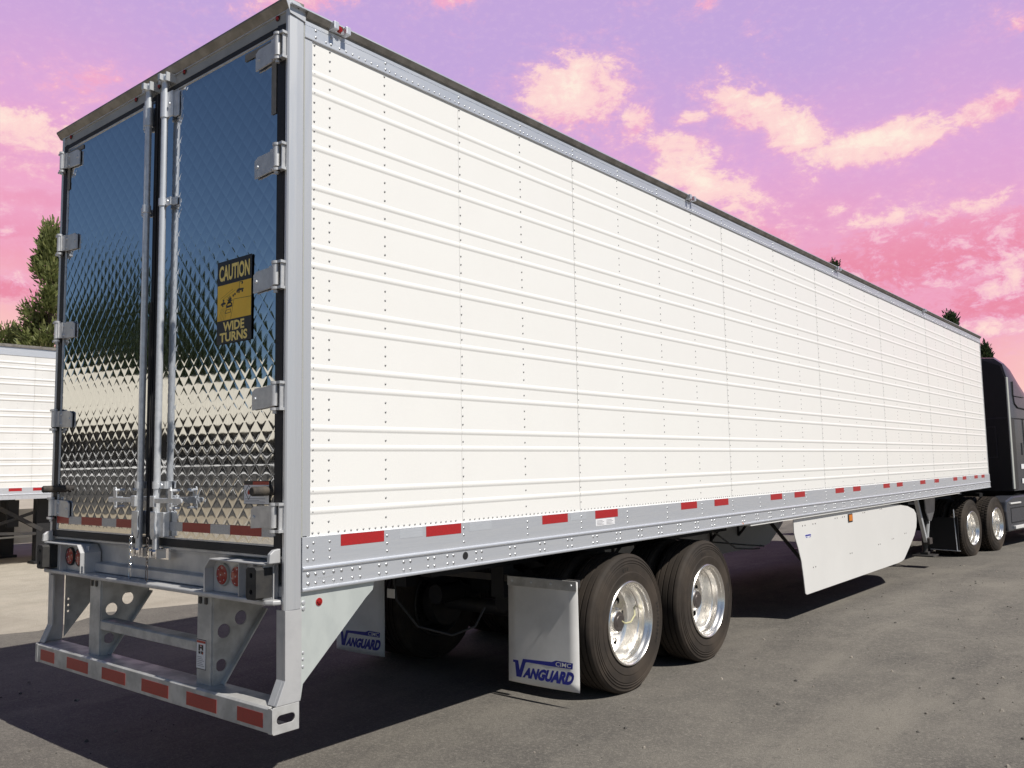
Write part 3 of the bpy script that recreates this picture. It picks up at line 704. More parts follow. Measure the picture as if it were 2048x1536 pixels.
# side gusset sheet, galvanised
b = MB(); b.prism([(.0985, 1.0865), (.56, 1.0865), (.552, 1.045), (.505, 1.010), (.112, .655), (.0985, .58)], 0, 1.279, 1.2885)
gs = b.build('side_gusset', 'galv', T); b = MB()
b.box(1.262, 1.2785, .10, .545, 1.06, 1.0865); b.build('gusset_flange', 'dark_steel', gs)
b = MB(); b.dome((1.2885, .205, 1.028), (1, 0, 0), .0145, 12, .9); b.m = 1; b.lathe([(.0145, 0), (.019, 0), (.019, .004), (.0145, .004)], (1.2885, .205, 1.028), 0, 14); b.build('side_lamp', ['lens_red', 'tape_red'], gs, smooth=True)
b = MB()
for yy, z, r in ((.112, 1.035, .012), (.112, 1.008, .012), (.112, .80, .008), (.112, .77, .008), (.112, .735, .008)): b.dome((1.2888, yy, z), (1, 0, 0), r, 10)
stuff(b.build('gusset_bolt', 'alu_post', gs, smooth=True))

# mud flaps ---------------------------------------------------------------------
def flap(x0, x1, y, par, sway):
    z0, z1 = .118, .862; V = []; nx, nz = 8, 14
    for j in range(nz+1):
        t = j/nz
        for i in range(nx+1):
            u = i/nx; V.append((x0+(x1-x0)*u, y-.015*math.sin(u*math.pi)*(1-t) - .035*(1-t)**2*sway + .01*u*(1-t), z1+(z0-z1)*(1-t)))
    b = MB(); n = nx+1
    F = [(j*n+i, j*n+i+1, (j+1)*n+i+1, (j+1)*n+i) for j in range(nz) for i in range(nx)]
    b.add(V, F); o = b.build('mud_flap', 'flap_white', par, smooth=True, ang=180)
    sm = o.modifiers.new('thick', 'SOLIDIFY'); sm.thickness = .008; sm.offset = 0
    def P(u, v):      # point on the rear face
        t = v; uu = u
        return (x0+(x1-x0)*uu, y-.015*math.sin(uu*math.pi)*(1-t)-.035*(1-t)**2*sway+.01*uu*(1-t)-.0052, z0+(z1-z0)*t)
    b = MB()
    b.text('ANGUARD', lambda u, v: P(.215+u*.70+.035*v, .056+v*(.098+.026*u)), .062, .10, 1, 1.0)
    # long-stroked V with the bar across the top
    for pts in ([(.07, .207), (.150, .208), (.172, .120), (.222, .229), (.285, .232), (.285, .204), (.262, .196), (.198, .054), (.122, .054), (.100, .184), (.07, .186)],
                [(.2855, .2315), (.64, .244), (.70, .263), (.925, .258), (.918, .203), (.60, .204), (.2855, .204)]):
        b.prism([(u, v) for u, v in pts], 1, 0, .0005)
        k = 2*len(pts)
        for i in range(k):
            u, a, v = b.v[-k+i]; q = P(u, v); b.v[-k+i] = (q[0], q[1]-a, q[2])
    b.m = 1
    b.text('CIMC', lambda u, v: tuple(Vector(P(.695+u*.205, .212+v*.040))+Vector((0, -.0011, 0))), .004, .1)
    b.build('lettering', ['logo_blue', 'flap_white'], o, recalc=False)
    b = MB(); b.box(x0, x1, y-.014, y-.0055, .800, .868); 
    br = b.build('flap_bracket', 'bumper_steel', o, bevel=.002); b = MB()
    for k in range(4): b.dome((x0+.045+k*(x1-x0-.09)/3, y-.014, .836), (0, -1, 0), .010, 8)
    stuff(b.build('flap_bolt', 'zinc', o, smooth=True))
flap(.632, 1.250, 2.44, T, .3); flap(-1.30, -.70, 2.42, T, .2)
MB().box(-1.25, 1.24, 2.452, 2.49, .82, .87).build('flap_hanger', 'dark_steel', T)

# wheels ------------------------------------------------------------------------
def tyre_mesh(lug):
    b = MB(); wd = .272; Rr = .506
    side = [(.292, -.030), (.304, -.010), (.318, -.004), (.345, .001), (.368, .0035), (.3725, .0000), (.405, .0005), (.424, -.0005), (.426, -.004), (.434, -.0045), (.436, -.0015), (.441, -.002), (.443, -.006), (.452, -.0075), (.454, -.004), (.459, -.0045), (.462, -.009), (.475, -.013), (.4775, -.0095), (.484, -.011), (.488, -.017), (.497, -.022), (.503, -.030)]
    prof = list(side)
    if lug: gr = [.075, .136, .197]
    else: gr = [.062, .110, .162, .210]
    for g in gr: prof += [(Rr, -(g-.0065)), (Rr-.013, -(g-.005)), (Rr-.013, -(g+.005)), (Rr, -(g+.0065))]
    prof += [(r, -wd-a) for r, a in side[::-1]]
    b.lathe(prof, n=96)
    if lug:
        for k in range(56):
            t = 2*math.pi*k/56
            for x0, x1, ph in ((-.066, -.028, 0), (-.128, -.082, .5), (-.19, -.144, 0), (-.244, -.206, .5)):
                tt = t+ph*2*math.pi/56; c, s_ = math.cos(tt), math.sin(tt); dt = .034
                b.add([(x, (Rr-.004+dr)*c - q*s_, (Rr-.004+dr)*s_ + q*c) for x in (x0, x1) for dr in (0, .014) for q in (-.017, .017)], [(0, 1, 3, 2), (4, 6, 7, 5), (0, 4, 5, 1), (2, 3, 7, 6), (0, 2, 6, 4), (1, 5, 7, 3)])
    zf = -.4945
    b.v = [(x, y, max(z, zf)) if z < -.45 else (x, y, z) for x, y, z in b.v]
    return b.mesh('tyre', 'tyre', smooth=True, recalc=False, ang=38)
def rim_mesh(m='polished'):
    b = MB()
    b.lathe([(.300, -.028), (.306, -.006), (.306, .004), (.301, .010), (.294, .010), (.288, .004), (.284, -.012), (.279, -.024), (.270, -.034), (.266, -.048), (.264, -.088), (.258, -.094), (.256, -.135), (.253, -.165), (.246, -.184), (.231, -.194), (.222, -.196)], n=72)
    holes = []
    for k in range(10):
        t = 2*math.pi*k/10+.15; holes.append(circ(.185*math.cos(t), .185*math.sin(t), .027, 16))
    b.plate(circ(0, 0, .222, 60), holes, 0, -.196, -.204)
    b.lathe([(.300, -.028), (.29, -.06), (.275, -.10), (.27, -.24), (.30, -.25)], n=48)
    return b.mesh('rim', m, smooth=True, recalc=False, ang=35)
def hub_mesh(ms):
    b = MB(); b.m = 0
    b.lathe([(.112, -.1555), (.112, -.140), (.098, -.132), (.088, -.10), (.084, -.072), (.074, -.064)], n=32); b.m = 1
    b.lathe([(.074, -.064), (.070, -.058), (.05, -.054), (.046, -.050), (.001, -.049)], n=32); b.m = 0
    for k in range(10):
        t = 2*math.pi*(k+.5)/10+.15; y_, z_ = .142*math.cos(t), .142*math.sin(t)
        b.lathe([(.019, -.1555), (.017, -.148), (.0145, -.146), (.0145, -.122), (.001, -.120)], (0, y_, z_), n=6)
    b.m = 2
    b.lathe([(.24, -.19), (.001, -.19)], n=24)
    b.v = [(x-.04, y, z) for x, y, z in b.v]
    return b.mesh('wheel', ms, smooth=True, recalc=False, ang=30)
RMD = None
TY, TYL, RM, HB = tyre_mesh(False), tyre_mesh(True), rim_mesh(), hub_mesh(['polished', 'hub_dark', 'under_black'])
RMD = rim_mesh('dark_steel'); HBD = hub_mesh(['dark_steel', 'under_black', 'under_black'])
def wheel(par, loc, side, tyre, a, rim=True):
    """side +1: outer face looks to +x"""
    inner = abs(loc[0]) < 1; h = inst('wheel', HBD if inner else HB, par, loc, (0, 0, 0 if side > 0 else math.pi)); 
    inst('tyre', tyre, h); inst('rim', RMD if inner else RM, h, rot=(a, 0, 0))
    return h
for k, ya in enumerate((3.064, 4.309)):
    for s in (1, -1):
        h = wheel(T, (s*1.284, ya, .496+gz(ya)), s, TY, .25*k)
        if s > 0:
            b = MB()
            def ring(body, r0, a0, da, hgt, flip=False):
                for i, ch in enumerate(body):
                    if ch == ' ': continue
                    t = R(a0 - i*da)
                    def xf(u, v, t=t):
                        rr = r0+v*hgt; lat = (u-.5)*hgt*.62
                        return (.0052, rr*math.cos(t)+lat*math.sin(t), rr*math.sin(t)-lat*math.cos(t))
                    b.text(ch, xf, .03)
            for args in (('295/75R22.5', .385, 14, 4.2, .026), ('HT3', .385, 102, 4.2, .026)):
                b = MB(); ring(*args); b.v = [(.0026, p[1], p[2]) for p in b.v]
                stuff(b.build('sidewall_lettering', 'tyre_print', h, recalc=False))
        wheel(T, (s*.69, ya, .496+gz(ya)), -s, TY, .4)
    b = MB(); b.tube([(-.85, ya, .496), (.85, ya, .496)], .065, 16); b.tube([(-.70, ya, .496), (-.58, ya, .496)], .2, 24); b.tube([(.58, ya, .496), (.70, ya, .496)], .2, 24)
    b.build('axle', 'dark_steel', T, smooth=True, ang=30)
# hose to the valve on the outer rim
b = MB(); b.tube([(1.19, 3.085, .50), (1.195, 3.13, .475), (1.20, 3.20, .475), (1.195, 3.27, .52), (1.17, 3.30, .57)], .006, 8); b.build('valve_hose', 'hose_yellow', T, smooth=True)
# slider frame, air bags, brake chambers, cross members
b = MB()
for x in (-.52, .52): b.box(x-.05, x+.05, 1.7, 6.2, .93, 1.06)
for yy in (1.75, 2.6, 3.7, 4.9, 6.1): b.box(-.47, .47, yy-.04, yy+.04, .95, 1.05)
for ya in (3.064, 4.309):
    for x in (-.52, .52):
        b.beam((x, ya-.55, .88), (x, ya+.28, .52), .07, .10); b.box(x-.06, x+.06, ya-.62, ya-.5, .70, .935)
        b.tube([(x, ya+.3, .55), (x, ya+.3, .93)], .12, 16)
        b.tube([(x*.7, ya-.1, .62), (x*.7, ya-.38, .62)], .08, 14)
b.build('slider_frame', 'under_black', T)
b = MB()
for k in range(50):
    yy = .5+.31*k
    if yy < L-.1: b.box(-1.19, 1.19, yy-.02, yy+.02, 1.105, 1.208)
stuff(b.build('cross_member', 'dark_steel', T))
for pth in ([(.35, 1.55, .98), (.37, 1.57, .78), (.47, 1.67, .60), (.62, 1.85, .53), (.72, 1.97, .58), (.74, 2.05, .7)], [(.30, 5.4, .9), (.9, 5.8, .83), (1.05, 6.05, .80), (.9, 6.3, .78)], [(.9, 5.1, 1.05), (1.0, 5.5, .82), (1.0, 5.9, .78), (.9, 6.28, .75)]):
    b = MB(); b.tube(pth, .008, 8); b.build('air_hose', 'rubber_black', T, smooth=True)
b = MB(); b.box(.33, .40, 1.52, 1.525, .80, .86); b.build('hose_tag', 'flap_white', T)
b = MB(); b.dome((1.3, 5.02, 1.098), (1, 0, 0), .012, 10, .9); b.build('amber_marker', 'lens_amber', T, smooth=True)
# side skirts
sk = [(6.325, 1.06), (6.325, .93), (6.35, .87), (6.42, .76), (6.49, .62), (6.53, .45), (6.562, .275), (6.60, .258), (9.95, .262), (10.10, .268), (10.22, .282), (10.55, .44), (10.80, .57), (10.93, .68), (10.965, .78), (10.955, .87), (10.85, .935), (10.55, .995), (10.10, 1.038), (9.7, 1.055), (9.2, 1.062)]
for s in (1, -1):
    b = MB(); b.prism(sk if s > 0 else [(p[0]+(1.4 if p[0] > 9 else 0), p[1]) for p in sk], 0, min(s*1.258, s*1.266), max(s*1.258, s*1.266)); o = b.build('side_skirt', 'white_skirt', T)
    if s > 0:
        b = MB(); b.box(1.2662, 1.272, 8.0, 8.165, .925, 1.025); b.m = 1; b.box(1.2722, 1.278, 8.025, 8.14, .938, 1.012); b.build('skirt_lamp', ['rubber_black', 'lens_amber'], o, bevel=.004)
        b = MB(); b.box(1.2661, 1.2668, 6.62, 6.80, .842, .884); b.m = 1; b.box(1.2669, 1.2672, 6.63, 6.79, .862, .879)
        b.box(1.2669, 1.2672, 6.64, 6.69, .847, .856); b.box(1.2669, 1.2672, 6.72, 6.79, .846, .851); b.box(1.2669, 1.2672, 6.775, 6.79, .852, .861); b.build('small_decal', ['sticker_white', 'logo_blue'], o)
        b = MB()
        for (yy, z) in ((6.85, .52), (8.05, .56), (9.15, .575), (9.75, .60), (10.35, .63), (6.6, .98), (6.9, .98), (7.6, 1.0), (7.85, 1.0), (8.6, 1.01), (9.3, 1.02)):
            for d in (-.035, .035): b.dome((1.2662, yy+d, z), (1, 0, 0), .0085, 8)
        stuff(b.build('skirt_bolt', 'hub_dark', o, smooth=True))
    for yy in (6.75, 8.1, 9.45, 10.4):
        b = MB(); b.beam((s*1.25, yy, .5), (s*.75, yy, 1.09), .03, .03); b.box(min(s*1.235, s*1.257), max(s*1.235, s*1.257), yy-.02, yy+.02, .33 if yy < 10 else .5, .96); b.build('skirt_brace', 'dark_steel', o)
MB().box(1.235, 1.297, 5.2, 13.6, 1.066, 1.0875).build('skirt_rail', 'white_skirt', T)
# landing gear
for s in (1, -1):
    x = s*.98; yl = 12.45; g = gz(yl)
    b = MB(); b.box(x-.07, x+.07, yl-.07, yl+.07, .62, 1.1); leg = b.build('landing_leg', 'under_black', T)
    g += .15; b = MB(); b.tube([(x, yl, g+.05), (x, yl, .63)], .042, 12); b.build('leg_tube', 'dark_steel', leg, smooth=True)
    b = MB(); b.prism([(x-.16, yl-.16), (x+.16, yl-.16), (x+.16, yl+.16), (x-.16, yl+.16)], 2, g+.03, g+.055); b.prism([(x-.06, yl-.06), (x+.06, yl-.06), (x+.06, yl+.06), (x-.06, yl+.06)], 2, g+.056, g+.10); b.build('leg_foot', 'dark_steel', leg, bevel=.006)
    b = MB(); b.beam((x+s*.02, yl-.42, 1.02), (x+s*.03, yl-.03, .33), .07, .05, (1, 0, 0)); b.build('leg_brace', 'alu_post', leg)
    b = MB(); b.beam((x+s*.02, yl+.28, .74), (x+s*.03, yl+.05, .36), .05, .03, (1, 0, 0)); b.build('leg_brace', 'alu_post', leg)
    b = MB(); b.prism([(yl-.24, 1.08), (yl+.42, 1.08), (yl+.33, .82), (yl+.10, .665), (yl-.03, .665), (yl-.20, .85)], 0, x+s*.085, x+s*.10); b.build('gear_plate', 'tank_alu', leg)
    b = MB(); b.box(x+s*.05-.05, x+s*.05+.05, yl-.07, yl+.09, .30, .40); b.build('cross_shaft_box', 'hub_dark', leg, bevel=.008)
MB().box(-.95, .95, 12.4, 12.5, .84, .92).build('landing_cross_brace', 'under_black', T)
MB().box(-.5, .5, 13.8, 16.0, 1.02, 1.09).build('coupler_plate', 'under_black', T)

# ------------------------------------------------------------------ tractor (turned a little to the right)
K = thing('semi_tractor', 'black sleeper-cab tractor unit coupled to the nose of the long white trailer', 'truck', (.10, 15.62, gz(15.6)), R(-7))
for v in (-.66, .66):
    for s in (1, -1):
        wheel(K, (s*1.2, v, .496), s, TYL, .2); wheel(K, (s*.62, v, .496), -s, TYL, .5)
    b = MB(); b.tube([(-.8, v, .496), (.8, v, .496)], .08, 14); b.build('drive_axle', 'under_black', K)
b = MB(); b.box(-.48, -.38, -1.6, 6.0, .70, .92); b.box(.38, .48, -1.6, 6.0, .70, .92); b.box(-.37, .37, -1.6, -1.5, .72, .9); b.box(-.45, .45, -.5, .5, .93, 1.02); b.build('chassis', 'under_black', K)
b = MB(); b.tube([(.62, -1.30, .68), (.62, -.95, .68)], .09, 14); b.build('brake_chamber', 'brake_red', K, smooth=True)
for s in (1, -1):
    b = MB(); b.box(min(s*.60, s*1.18), max(s*.60, s*1.18), -1.33, -1.318, .15, .72); b.build('tractor_mud_flap', 'under_black', K)
b = MB(); b.tube([(1.12, -1.32, .86), (1.15, -1.335, .15)], .008, 6); b.tube([(.7, -1.335, .155), (1.2, -1.335, .145)], .008, 6); b.build('flap_hanger', 'alu', K)
# cab shell: side profile swept across with chamfered roof edges
HW = 1.20
prof = [(2.50, 3.80), (2.62, 3.815), (3.0, 3.70), (3.5, 3.42), (4.1, 3.12), (5.0, 2.92)]
b = MB(); V = []; F = []
secs = []
for (v, zt) in prof:
    secs.append([(-HW, v, 1.02), (-HW-.01, v, 1.9), (-HW, v, zt-.45), (-HW+.07, v, zt-.16), (-HW+.22, v, zt-.03), (-HW+.5, v, zt), (HW-.5, v, zt), (HW-.22, v, zt-.03), (HW-.07, v, zt-.16), (HW, v, zt-.45), (HW+.01, v, 1.9), (HW, v, 1.02)])
n = 12
for s_ in secs: V += s_
for i in range(len(secs)-1):
    F += [(i*n+k, i*n+k+1, (i+1)*n+k+1, (i+1)*n+k) for k in range(n-1)]
F += [list(range(n))[::-1], list(range((len(secs)-1)*n, len(secs)*n))]
b.add(V, F); cab = b.build('cab_shell', 'cab_side', K, smooth=True, ang=25)
b = MB(); b.prism([(-HW+.02, 1.04), (-HW+.01, 3.30), (-HW+.10, 3.60), (-HW+.5, 3.775), (HW-.5, 3.775), (HW-.10, 3.60), (HW-.01, 3.30), (HW-.02, 1.04)], 1, 2.470, 2.498); wl_ = b.build('cab_rear_wall', 'cab_dark', K); CO = (-.10, -.36, .05); cab.location = CO; wl_.location = CO
b = MB(); b.box(-1.15, 1.15, 2.462, 2.469, 2.50, 2.53); b.plate([(.15, 1.7), (.95, 1.7), (.95, 2.35), (.15, 2.35)], [[(.17, 1.72), (.93, 1.72), (.93, 2.33), (.17, 2.33)]], 1, 2.462, 2.469); b.build('rear_trim', 'cab_black', cab)
b = MB(); b.tube([(.60, 2.44, 1.1), (.58, 2.42, 1.5), (.72, 2.43, 1.9), (.66, 2.44, 2.2)], .014, 8); b.build('air_line', 'hub_dark', cab, smooth=True)
# side extenders
for s in (1, -1):
    b = MB(); b.prism([(2.49, 1.06), (2.49, 3.40), (2.30, 3.40-.55), (2.22, 2.45), (2.27, 1.06)][::1], 0, min(s*1.205, s*1.225), max(s*1.205, s*1.225)) if False else None
    b = MB(); b.box(min(s*1.195, s*1.222), max(s*1.195, s*1.222), 2.42, 2.515, 1.06, 3.35); b.build('side_extender_seal', 'pale_seal', cab, bevel=.006)
    b = MB(); b.box(min(s*1.2135, s*1.2185), max(s*1.2135, s*1.2185), 2.516, 2.74, 1.06, 2.50); b.build('side_extender', 'cab_black', cab)
    # window outline and door handle recess
    xs_ = s*1.2118
    b = MB(); b.tube([(xs_, 2.82, 3.28), (xs_, 2.80, 3.0), (xs_, 2.86, 2.82), (xs_, 3.05, 2.74), (xs_, 3.6, 2.72)], .012, 6); b.tube([(xs_, 2.82, 2.98), (xs_, 3.5, 2.97)], .006, 6); b.build('window_seal', 'under_black', cab)
    b = MB(); b.box(min(xs_, xs_+s*.006), max(xs_, xs_+s*.006), 2.52, 4.9, 2.50, 2.515); b.box(min(xs_, xs_+s*.006), max(xs_, xs_+s*.006), 3.3, 3.33, 1.06, 2.499); b.box(min(xs_, xs_+s*.005), max(xs_, xs_+s*.005), 3.10, 3.16, 1.75, 2.0); b.build('panel_seam', 'cab_dark', cab)
    b = MB()
    for (v, z) in ((3.0, 1.46), (3.0, 1.16)): b.box(min(xs_, xs_+s*.003), max(xs_, xs_+s*.003), v, v+.5, z, z+.10)
    b.build('cab_decal', 'sticker_white', cab)
    # tank fairing with steps
    b = MB(); b.prism([(1.28, .90), (1.22, .70), (1.30, .30), (5.0, .28), (5.0, .98), (1.7, .98)], 0, min(s*.85, s*1.195), max(s*.85, s*1.195)); fr = b.build('tank_fairing', 'cab_side', K, bevel=.03)
    b = MB(); b.box(min(s*1.12, s*1.235), max(s*1.12, s*1.235), 1.62, 4.8, .34, .40); b.box(min(s*1.1, s*1.22), max(s*1.1, s*1.22), 1.45, 2.1, .83, .86); b.build('step_plate', 'white_skirt', fr, bevel=.006)
    b = MB(); b.plate([(1.5, .46), (2.7, .46), (2.7, .76), (1.5, .76)], [[(1.515, .475), (2.685, .475), (2.685, .745), (1.515, .745)]], 0, s*1.196, s*1.2); b.build('access_panel', 'cab_dark', fr)
# front of the tractor: hood and cab, hidden by the trailer from here
b = MB(); b.prism([(5.0, 1.02), (5.0, 2.9), (5.6, 2.75), (6.0, 2.0), (7.2, 1.75), (7.5, 1.5), (7.6, .5), (5.2, .5)], 0, -1.1, 1.1); b.build('hood', 'cab_black', K, bevel=.06)
for s in (1, -1): wheel(K, (s*1.2, 6.3, .496), s, TY, 0)

# ------------------------------------------------------------------ trailer parked at the left
def side_trailer(name, label, xs, y0, y1, ztop, zpan, zrail, ribs_, group=None):
    t = thing(name, label, 'trailer', (xs-1.3, (y0+y1)/2, 0), 0, group); cx, cy = xs-1.3, (y0+y1)/2
    def part(b, nm, m, **k):
        b.v = [(x-cx, y-cy, z) for x, y, z in b.v]; return b.build(nm, m, t, **k)
    b = MB(); b.box(xs-2.59, xs-.02, y0+.02, y1-.02, zrail+.1, ztop-.02); part(b, 'body', 'white_old')
    n = int((y1-y0)/1.22); pw = (y1-y0)/n
    me = None
    b = MB(); prof = rib_profile(zpan, ztop-.20, ribs_, 0, .010, .022); b.strip(prof, 1, 0, pw-.004); me = b.mesh('side_panel', 'white_old', smooth=True, ang=50)
    for k in range(n): inst('side_panel', me, t, (xs-cx, y0+k*pw-cy, 0))
    b = MB(); b.box(xs-.01, xs+.008, y0, y1, ztop-.20, ztop-.05); part(b, 'top_rail', 'alu')
    b = MB(); b.box(xs-.03, xs+.03, y0, y1, ztop-.049, ztop); part(b, 'roof_curb', 'alu_shaded')
    b = MB(); b.prism([(xs-.01, zpan), (xs+.008, zpan), (xs+.008, zrail+.10), (xs+.02, zrail+.095), (xs+.02, zrail+.08), (xs+.012, zrail+.075), (xs+.012, zrail), (xs-.1, zrail)], 1, y0, y1); part(b, 'bottom_rail', 'alu')
    y = y0+.2; k = 0
    while y < y1-.5:
        b = MB(); b.box(xs+.0085, xs+.0095, y, y+.22, zpan-.062, zpan-.008); part(b, 'red_tape', 'tape_red'); y += .41
    b = MB(); y = y0+.1
    while y < y1-.05:
        for z in (zrail+.03, zrail+.055): b.dome((xs+.012, y, z), (1, 0, 0), .009, 6)
        y += .11
    y = y0+.3
    while y < y1:
        z = zpan+.05
        while z < ztop-.25: b.dome((xs+.0005, y, z), (1, 0, 0), .006, 6); z += .07
        y += .41
    stuff(part(b, 'rivet', 'alu_post', smooth=True, recalc=False))
    return t, part
r2 = []
for k in range(8):
    z = 3.70-k*.294; r2 += [z, z-.098]
tl, part = side_trailer('parked_trailer', 'white ribbed box trailer parked alone behind the polished doors at far left', -12.1, -1.0, 13.0, 4.03, 1.425, 1.215, sorted(r2))
for x in (-12.55, -14.3):
    b = MB(); b.box(x-.09, x+.09, 4.35, 4.62, .05, 1.20); b.prism([(x-.14, 4.3), (x+.14, 4.3), (x+.14, 4.67), (x-.14, 4.67)], 2, .0, .049); part(b, 'landing_leg', 'under_black')
b = MB(); b.beam((-12.5, 4.3, .95), (-12.5, 3.05, .55), .06, .05); b.beam((-12.5, 4.45, .62), (-12.5, 3.5, 1.18), .09, .07); b.beam((-12.5, 4.5, .55), (-12.5, 3.2, .62), .05, .05); part(b, 'leg_brace', 'dark_steel')
b = MB(); b.box(-14.55, -12.15, 2.2, 3.8, .66, 1.2); part(b, 'pallet_box', 'tank_alu') if False else None
b = MB(); b.box(-12.58, -12.5, 3.86, 4.05, .70, 1.19); part(b, 'side_bracket', 'under_black')
for x in (-12.35, -14.45):
    for yy in (9.8, 11.1): wheel(tl, (x+13.4+(.14 if x > -13 else -.14), yy-6, .496), 1 if x > -13 else -1, TY, 0)
b = MB(); b.tube([(-13.9, 8.2, .42), (-13.9, 2.0, .42)], .02, 6); b.box(-14.45, -14.40, -1, 8, .25, .95); part(b, 'far_skirt', 'white_old')

# ------------------------------------------------------------------ added banded block behind the camera, unseen, shaped for its reflection in the doors
D = thing('reflection_block', 'added out-of-view block of cream and dark bands, mirrored across the quilted doors', 'reflection stand-in', (-15.5, -10.0, 0))
def dpart(b, nm, m, **k):
    b.v = [(x+15.5, y+10.0, z) for x, y, z in b.v]; return b.build(nm, m, D, **k)
b = MB(); b.box(-18.5, -13.2, -19, -2.2, .80, 1.15); dpart(b, 'dark_band', 'band_dark')
b = MB(); b.box(-18.5, -13.25, -19, -2.2, 0, .799); dpart(b, 'sand_band', 'sand_band')
b = MB(); b.box(-18.4, -13.9, -18.9, -2.3, 1.151, 2.60); dpart(b, 'dark_back_band', 'band_dark')
b = MB(); b.box(-18.5, -13.1, -19, -2.2, 2.601, 3.75); dpart(b, 'cream_band', 'band_cream')
b = MB(); b.box(-13.30, -13.18, -19, -2.2, 1.70, 1.82); dpart(b, 'pale_band', 'white_old')
for yy in (-4.5, -8, -11.5, -15):
    b = MB(); b.box(-13.899, -13.86, yy-1.2, yy+1.2, 1.16, 2.55); dpart(b, 'black_band_panel', 'rubber_black')

# ------------------------------------------------------------------ trees
def tree_meshes(seed, H, spread, nclump, leaf, conic, blades=42, ls=.16):
    rnd = random.Random(seed)
    t = MB(); pts = [(0, 0, 0)]; x = y = 0
    for k in range(1, 9): x += rnd.uniform(-.05, .05)*H/8; y += rnd.uniform(-.05, .05)*H/8; pts.append((x, y, H*.95*k/8))
    t.tube(pts, [H*.026*(1-k/9)+.012 for k in range(9)], 8)
    lf = MB(); V = []; F = []
    for c in range(nclump):
        hz = .16+.84*(c/nclump)**.85 if conic else rnd.uniform(.3, 1)
        rad = spread*((1-hz)**.75*1.15+.10) if conic else spread*math.sin(math.pi*min(1, hz*.86))**.7
        a = rnd.uniform(0, 6.283); f = rnd.uniform(.35, 1.0)**.6
        if rnd.random() < .12: f *= 1.25
        k = min(8, hz*8); i = int(min(7, k)); bx = pts[i]
        tip = Vector((bx[0]+rad*f*math.cos(a), bx[1]+rad*f*math.sin(a), H*hz+rnd.uniform(-.1, .25)*rad*.5+.03*H))
        base = Vector((bx[0], bx[1], max(.2, H*.93*hz-.22*rad)))
        t.tube([tuple(base), tuple(base.lerp(tip, .5)+Vector((0, 0, .06*rad))), tuple(tip)], [.02*H*.3*(1-hz)+.02, .018, .006], 4, False)
        out = (tip-base).normalized(); cs = leaf*rnd.uniform(.6, 1.15)
        for j in range(blades):
            d = Vector((rnd.gauss(0, 1), rnd.gauss(0, 1), rnd.gauss(0, 1))).normalized()
            p = tip - out*rnd.uniform(0, 1.3)*cs + d*cs*rnd.uniform(.15, .8)
            g = (d*.9+out*.7+Vector((0, 0, .45))).normalized(); sd_ = g.cross(Vector((rnd.gauss(0, 1), rnd.gauss(0, 1), rnd.gauss(0, 1)))).normalized()
            ln = ls*rnd.uniform(.7, 1.5); wd_ = ln*.24
            o = len(V); V += [p-sd_*wd_, p+sd_*wd_, p+g*ln+sd_*wd_*.35, p+g*ln-sd_*wd_*.35]; F.append((o, o+1, o+2, o+3))
    lf.add(V, F)
    return t, lf
def tree(label, loc, seed, H, spread, ncl, leaf, m, conic=True, group=None, blades=42, ls=.16, name='pine_tree'):
    t = thing(name, label, 'tree', loc, 0, group)
    a, l = tree_meshes(seed, H, spread, ncl, leaf, conic, blades, ls)
    a.build('trunk', 'bark', t, smooth=True, recalc=False); l.build('crown', m, t, recalc=False)
    return t
tree('tall olive-green conifer rising above the left trailer beside the polished doors', (-23.5, 9.0, 0), 3, 9.4, 1.4, 100, .42, 'leaf_olive', blades=120, ls=.13)
tree('lower green tree at the left picture edge above the parked trailer roof', (-27, 8.4, 0), 5, 6.5, 1.9, 120, .55, 'leaf_olive', conic=False, blades=110, ls=.14, name='leafy_tree')
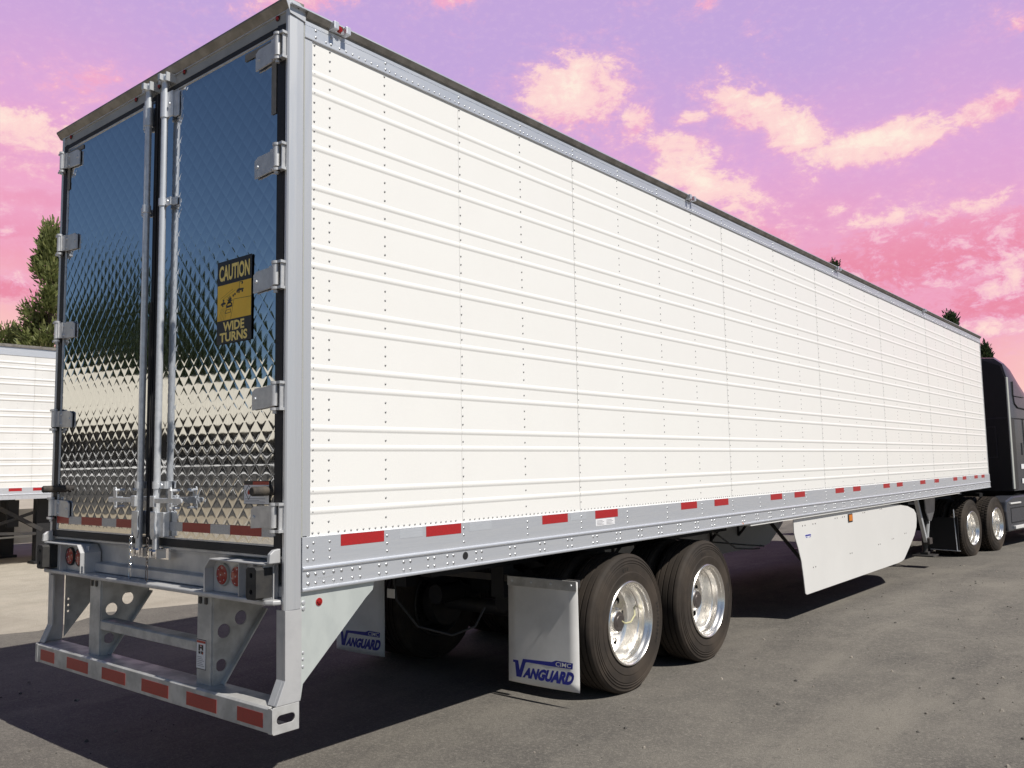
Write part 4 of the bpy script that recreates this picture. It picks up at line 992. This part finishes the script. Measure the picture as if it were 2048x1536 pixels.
tree('dark tree whose top shows over the trailer roof left of the black cab', (-6.7, 52, 0), 11, 9.75, 1.5, 100, .42, 'leaf_dark', blades=90, ls=.17)
tree('small dark treetop between the trailer nose and the black cab roof', (-5.1, 52, 0), 12, 7.8, 1.2, 80, .4, 'leaf_dark', blades=90, ls=.16)
tree('distant treetop barely poking above the middle of the trailer roof', (-13.2, 52, 0), 13, 13.85, 1.0, 110, .4, 'leaf_dark', blades=70, ls=.15)
refl = [(-23, -11.2, 8.4, 2.0), (-24, -13.9, 8.8, 1.9), (-22, -9.0, 6.6, 1.7), (-25, -16.8, 7.2, 1.8), (-23, -19.5, 5.6, 1.6)]
for k, (x, y, H, sp) in enumerate(refl):
    tree(('dark conifer reflected in the %s' % ['left door right beside the lock rods', 'right door right beside the lock rods', 'middle of the left door', 'right door below the yellow sign', 'right door lowest near its hinges'][k]), (x, y, 0), 21+k, H, sp, 120, .5, 'leaf_dark', blades=45, ls=.24, group='trees mirrored in the doors')

# ------------------------------------------------------------------ loose gravel and grit
rnd = random.Random(4); b = MB()
for k in range(2600):
    if k < 2100: x = rnd.uniform(1.2, 9); y = rnd.uniform(-2, 13)
    else: x = rnd.uniform(-4, 3.5); y = rnd.uniform(-2.2, .6)
    if math.hypot(x-4.74, y+2.48) < 1.2: continue
    r = .0035+.013*rnd.random()**5; b.m = int(rnd.random() < .35); g = gz(y)
    a = rnd.uniform(0, 6.28); V = []
    for (zz, q) in ((0, 1), (.7, .75)):
        for i in range(5): V.append((x+r*q*rnd.uniform(.7, 1.2)*math.cos(a+i*1.257), y+r*q*rnd.uniform(.7, 1.2)*math.sin(a+i*1.257), g+r*zz))
    V.append((x, y, g+r*1.1))
    b.add(V, [(i, (i+1) % 5, 5+(i+1) % 5, 5+i) for i in range(5)] + [(5+i, 5+(i+1) % 5, 10) for i in range(5)])
mat('pebble', (.36, .32, .27), .85, 0, (.10, .09, .08), 3)
mat('pebble_dark', (.085, .078, .07), .85)
o = stuff(b.build('gravel', ['pebble', 'pebble_dark'], recalc=False)); o['label'] = 'small loose stones scattered over the asphalt lot'; o['category'] = 'gravel'
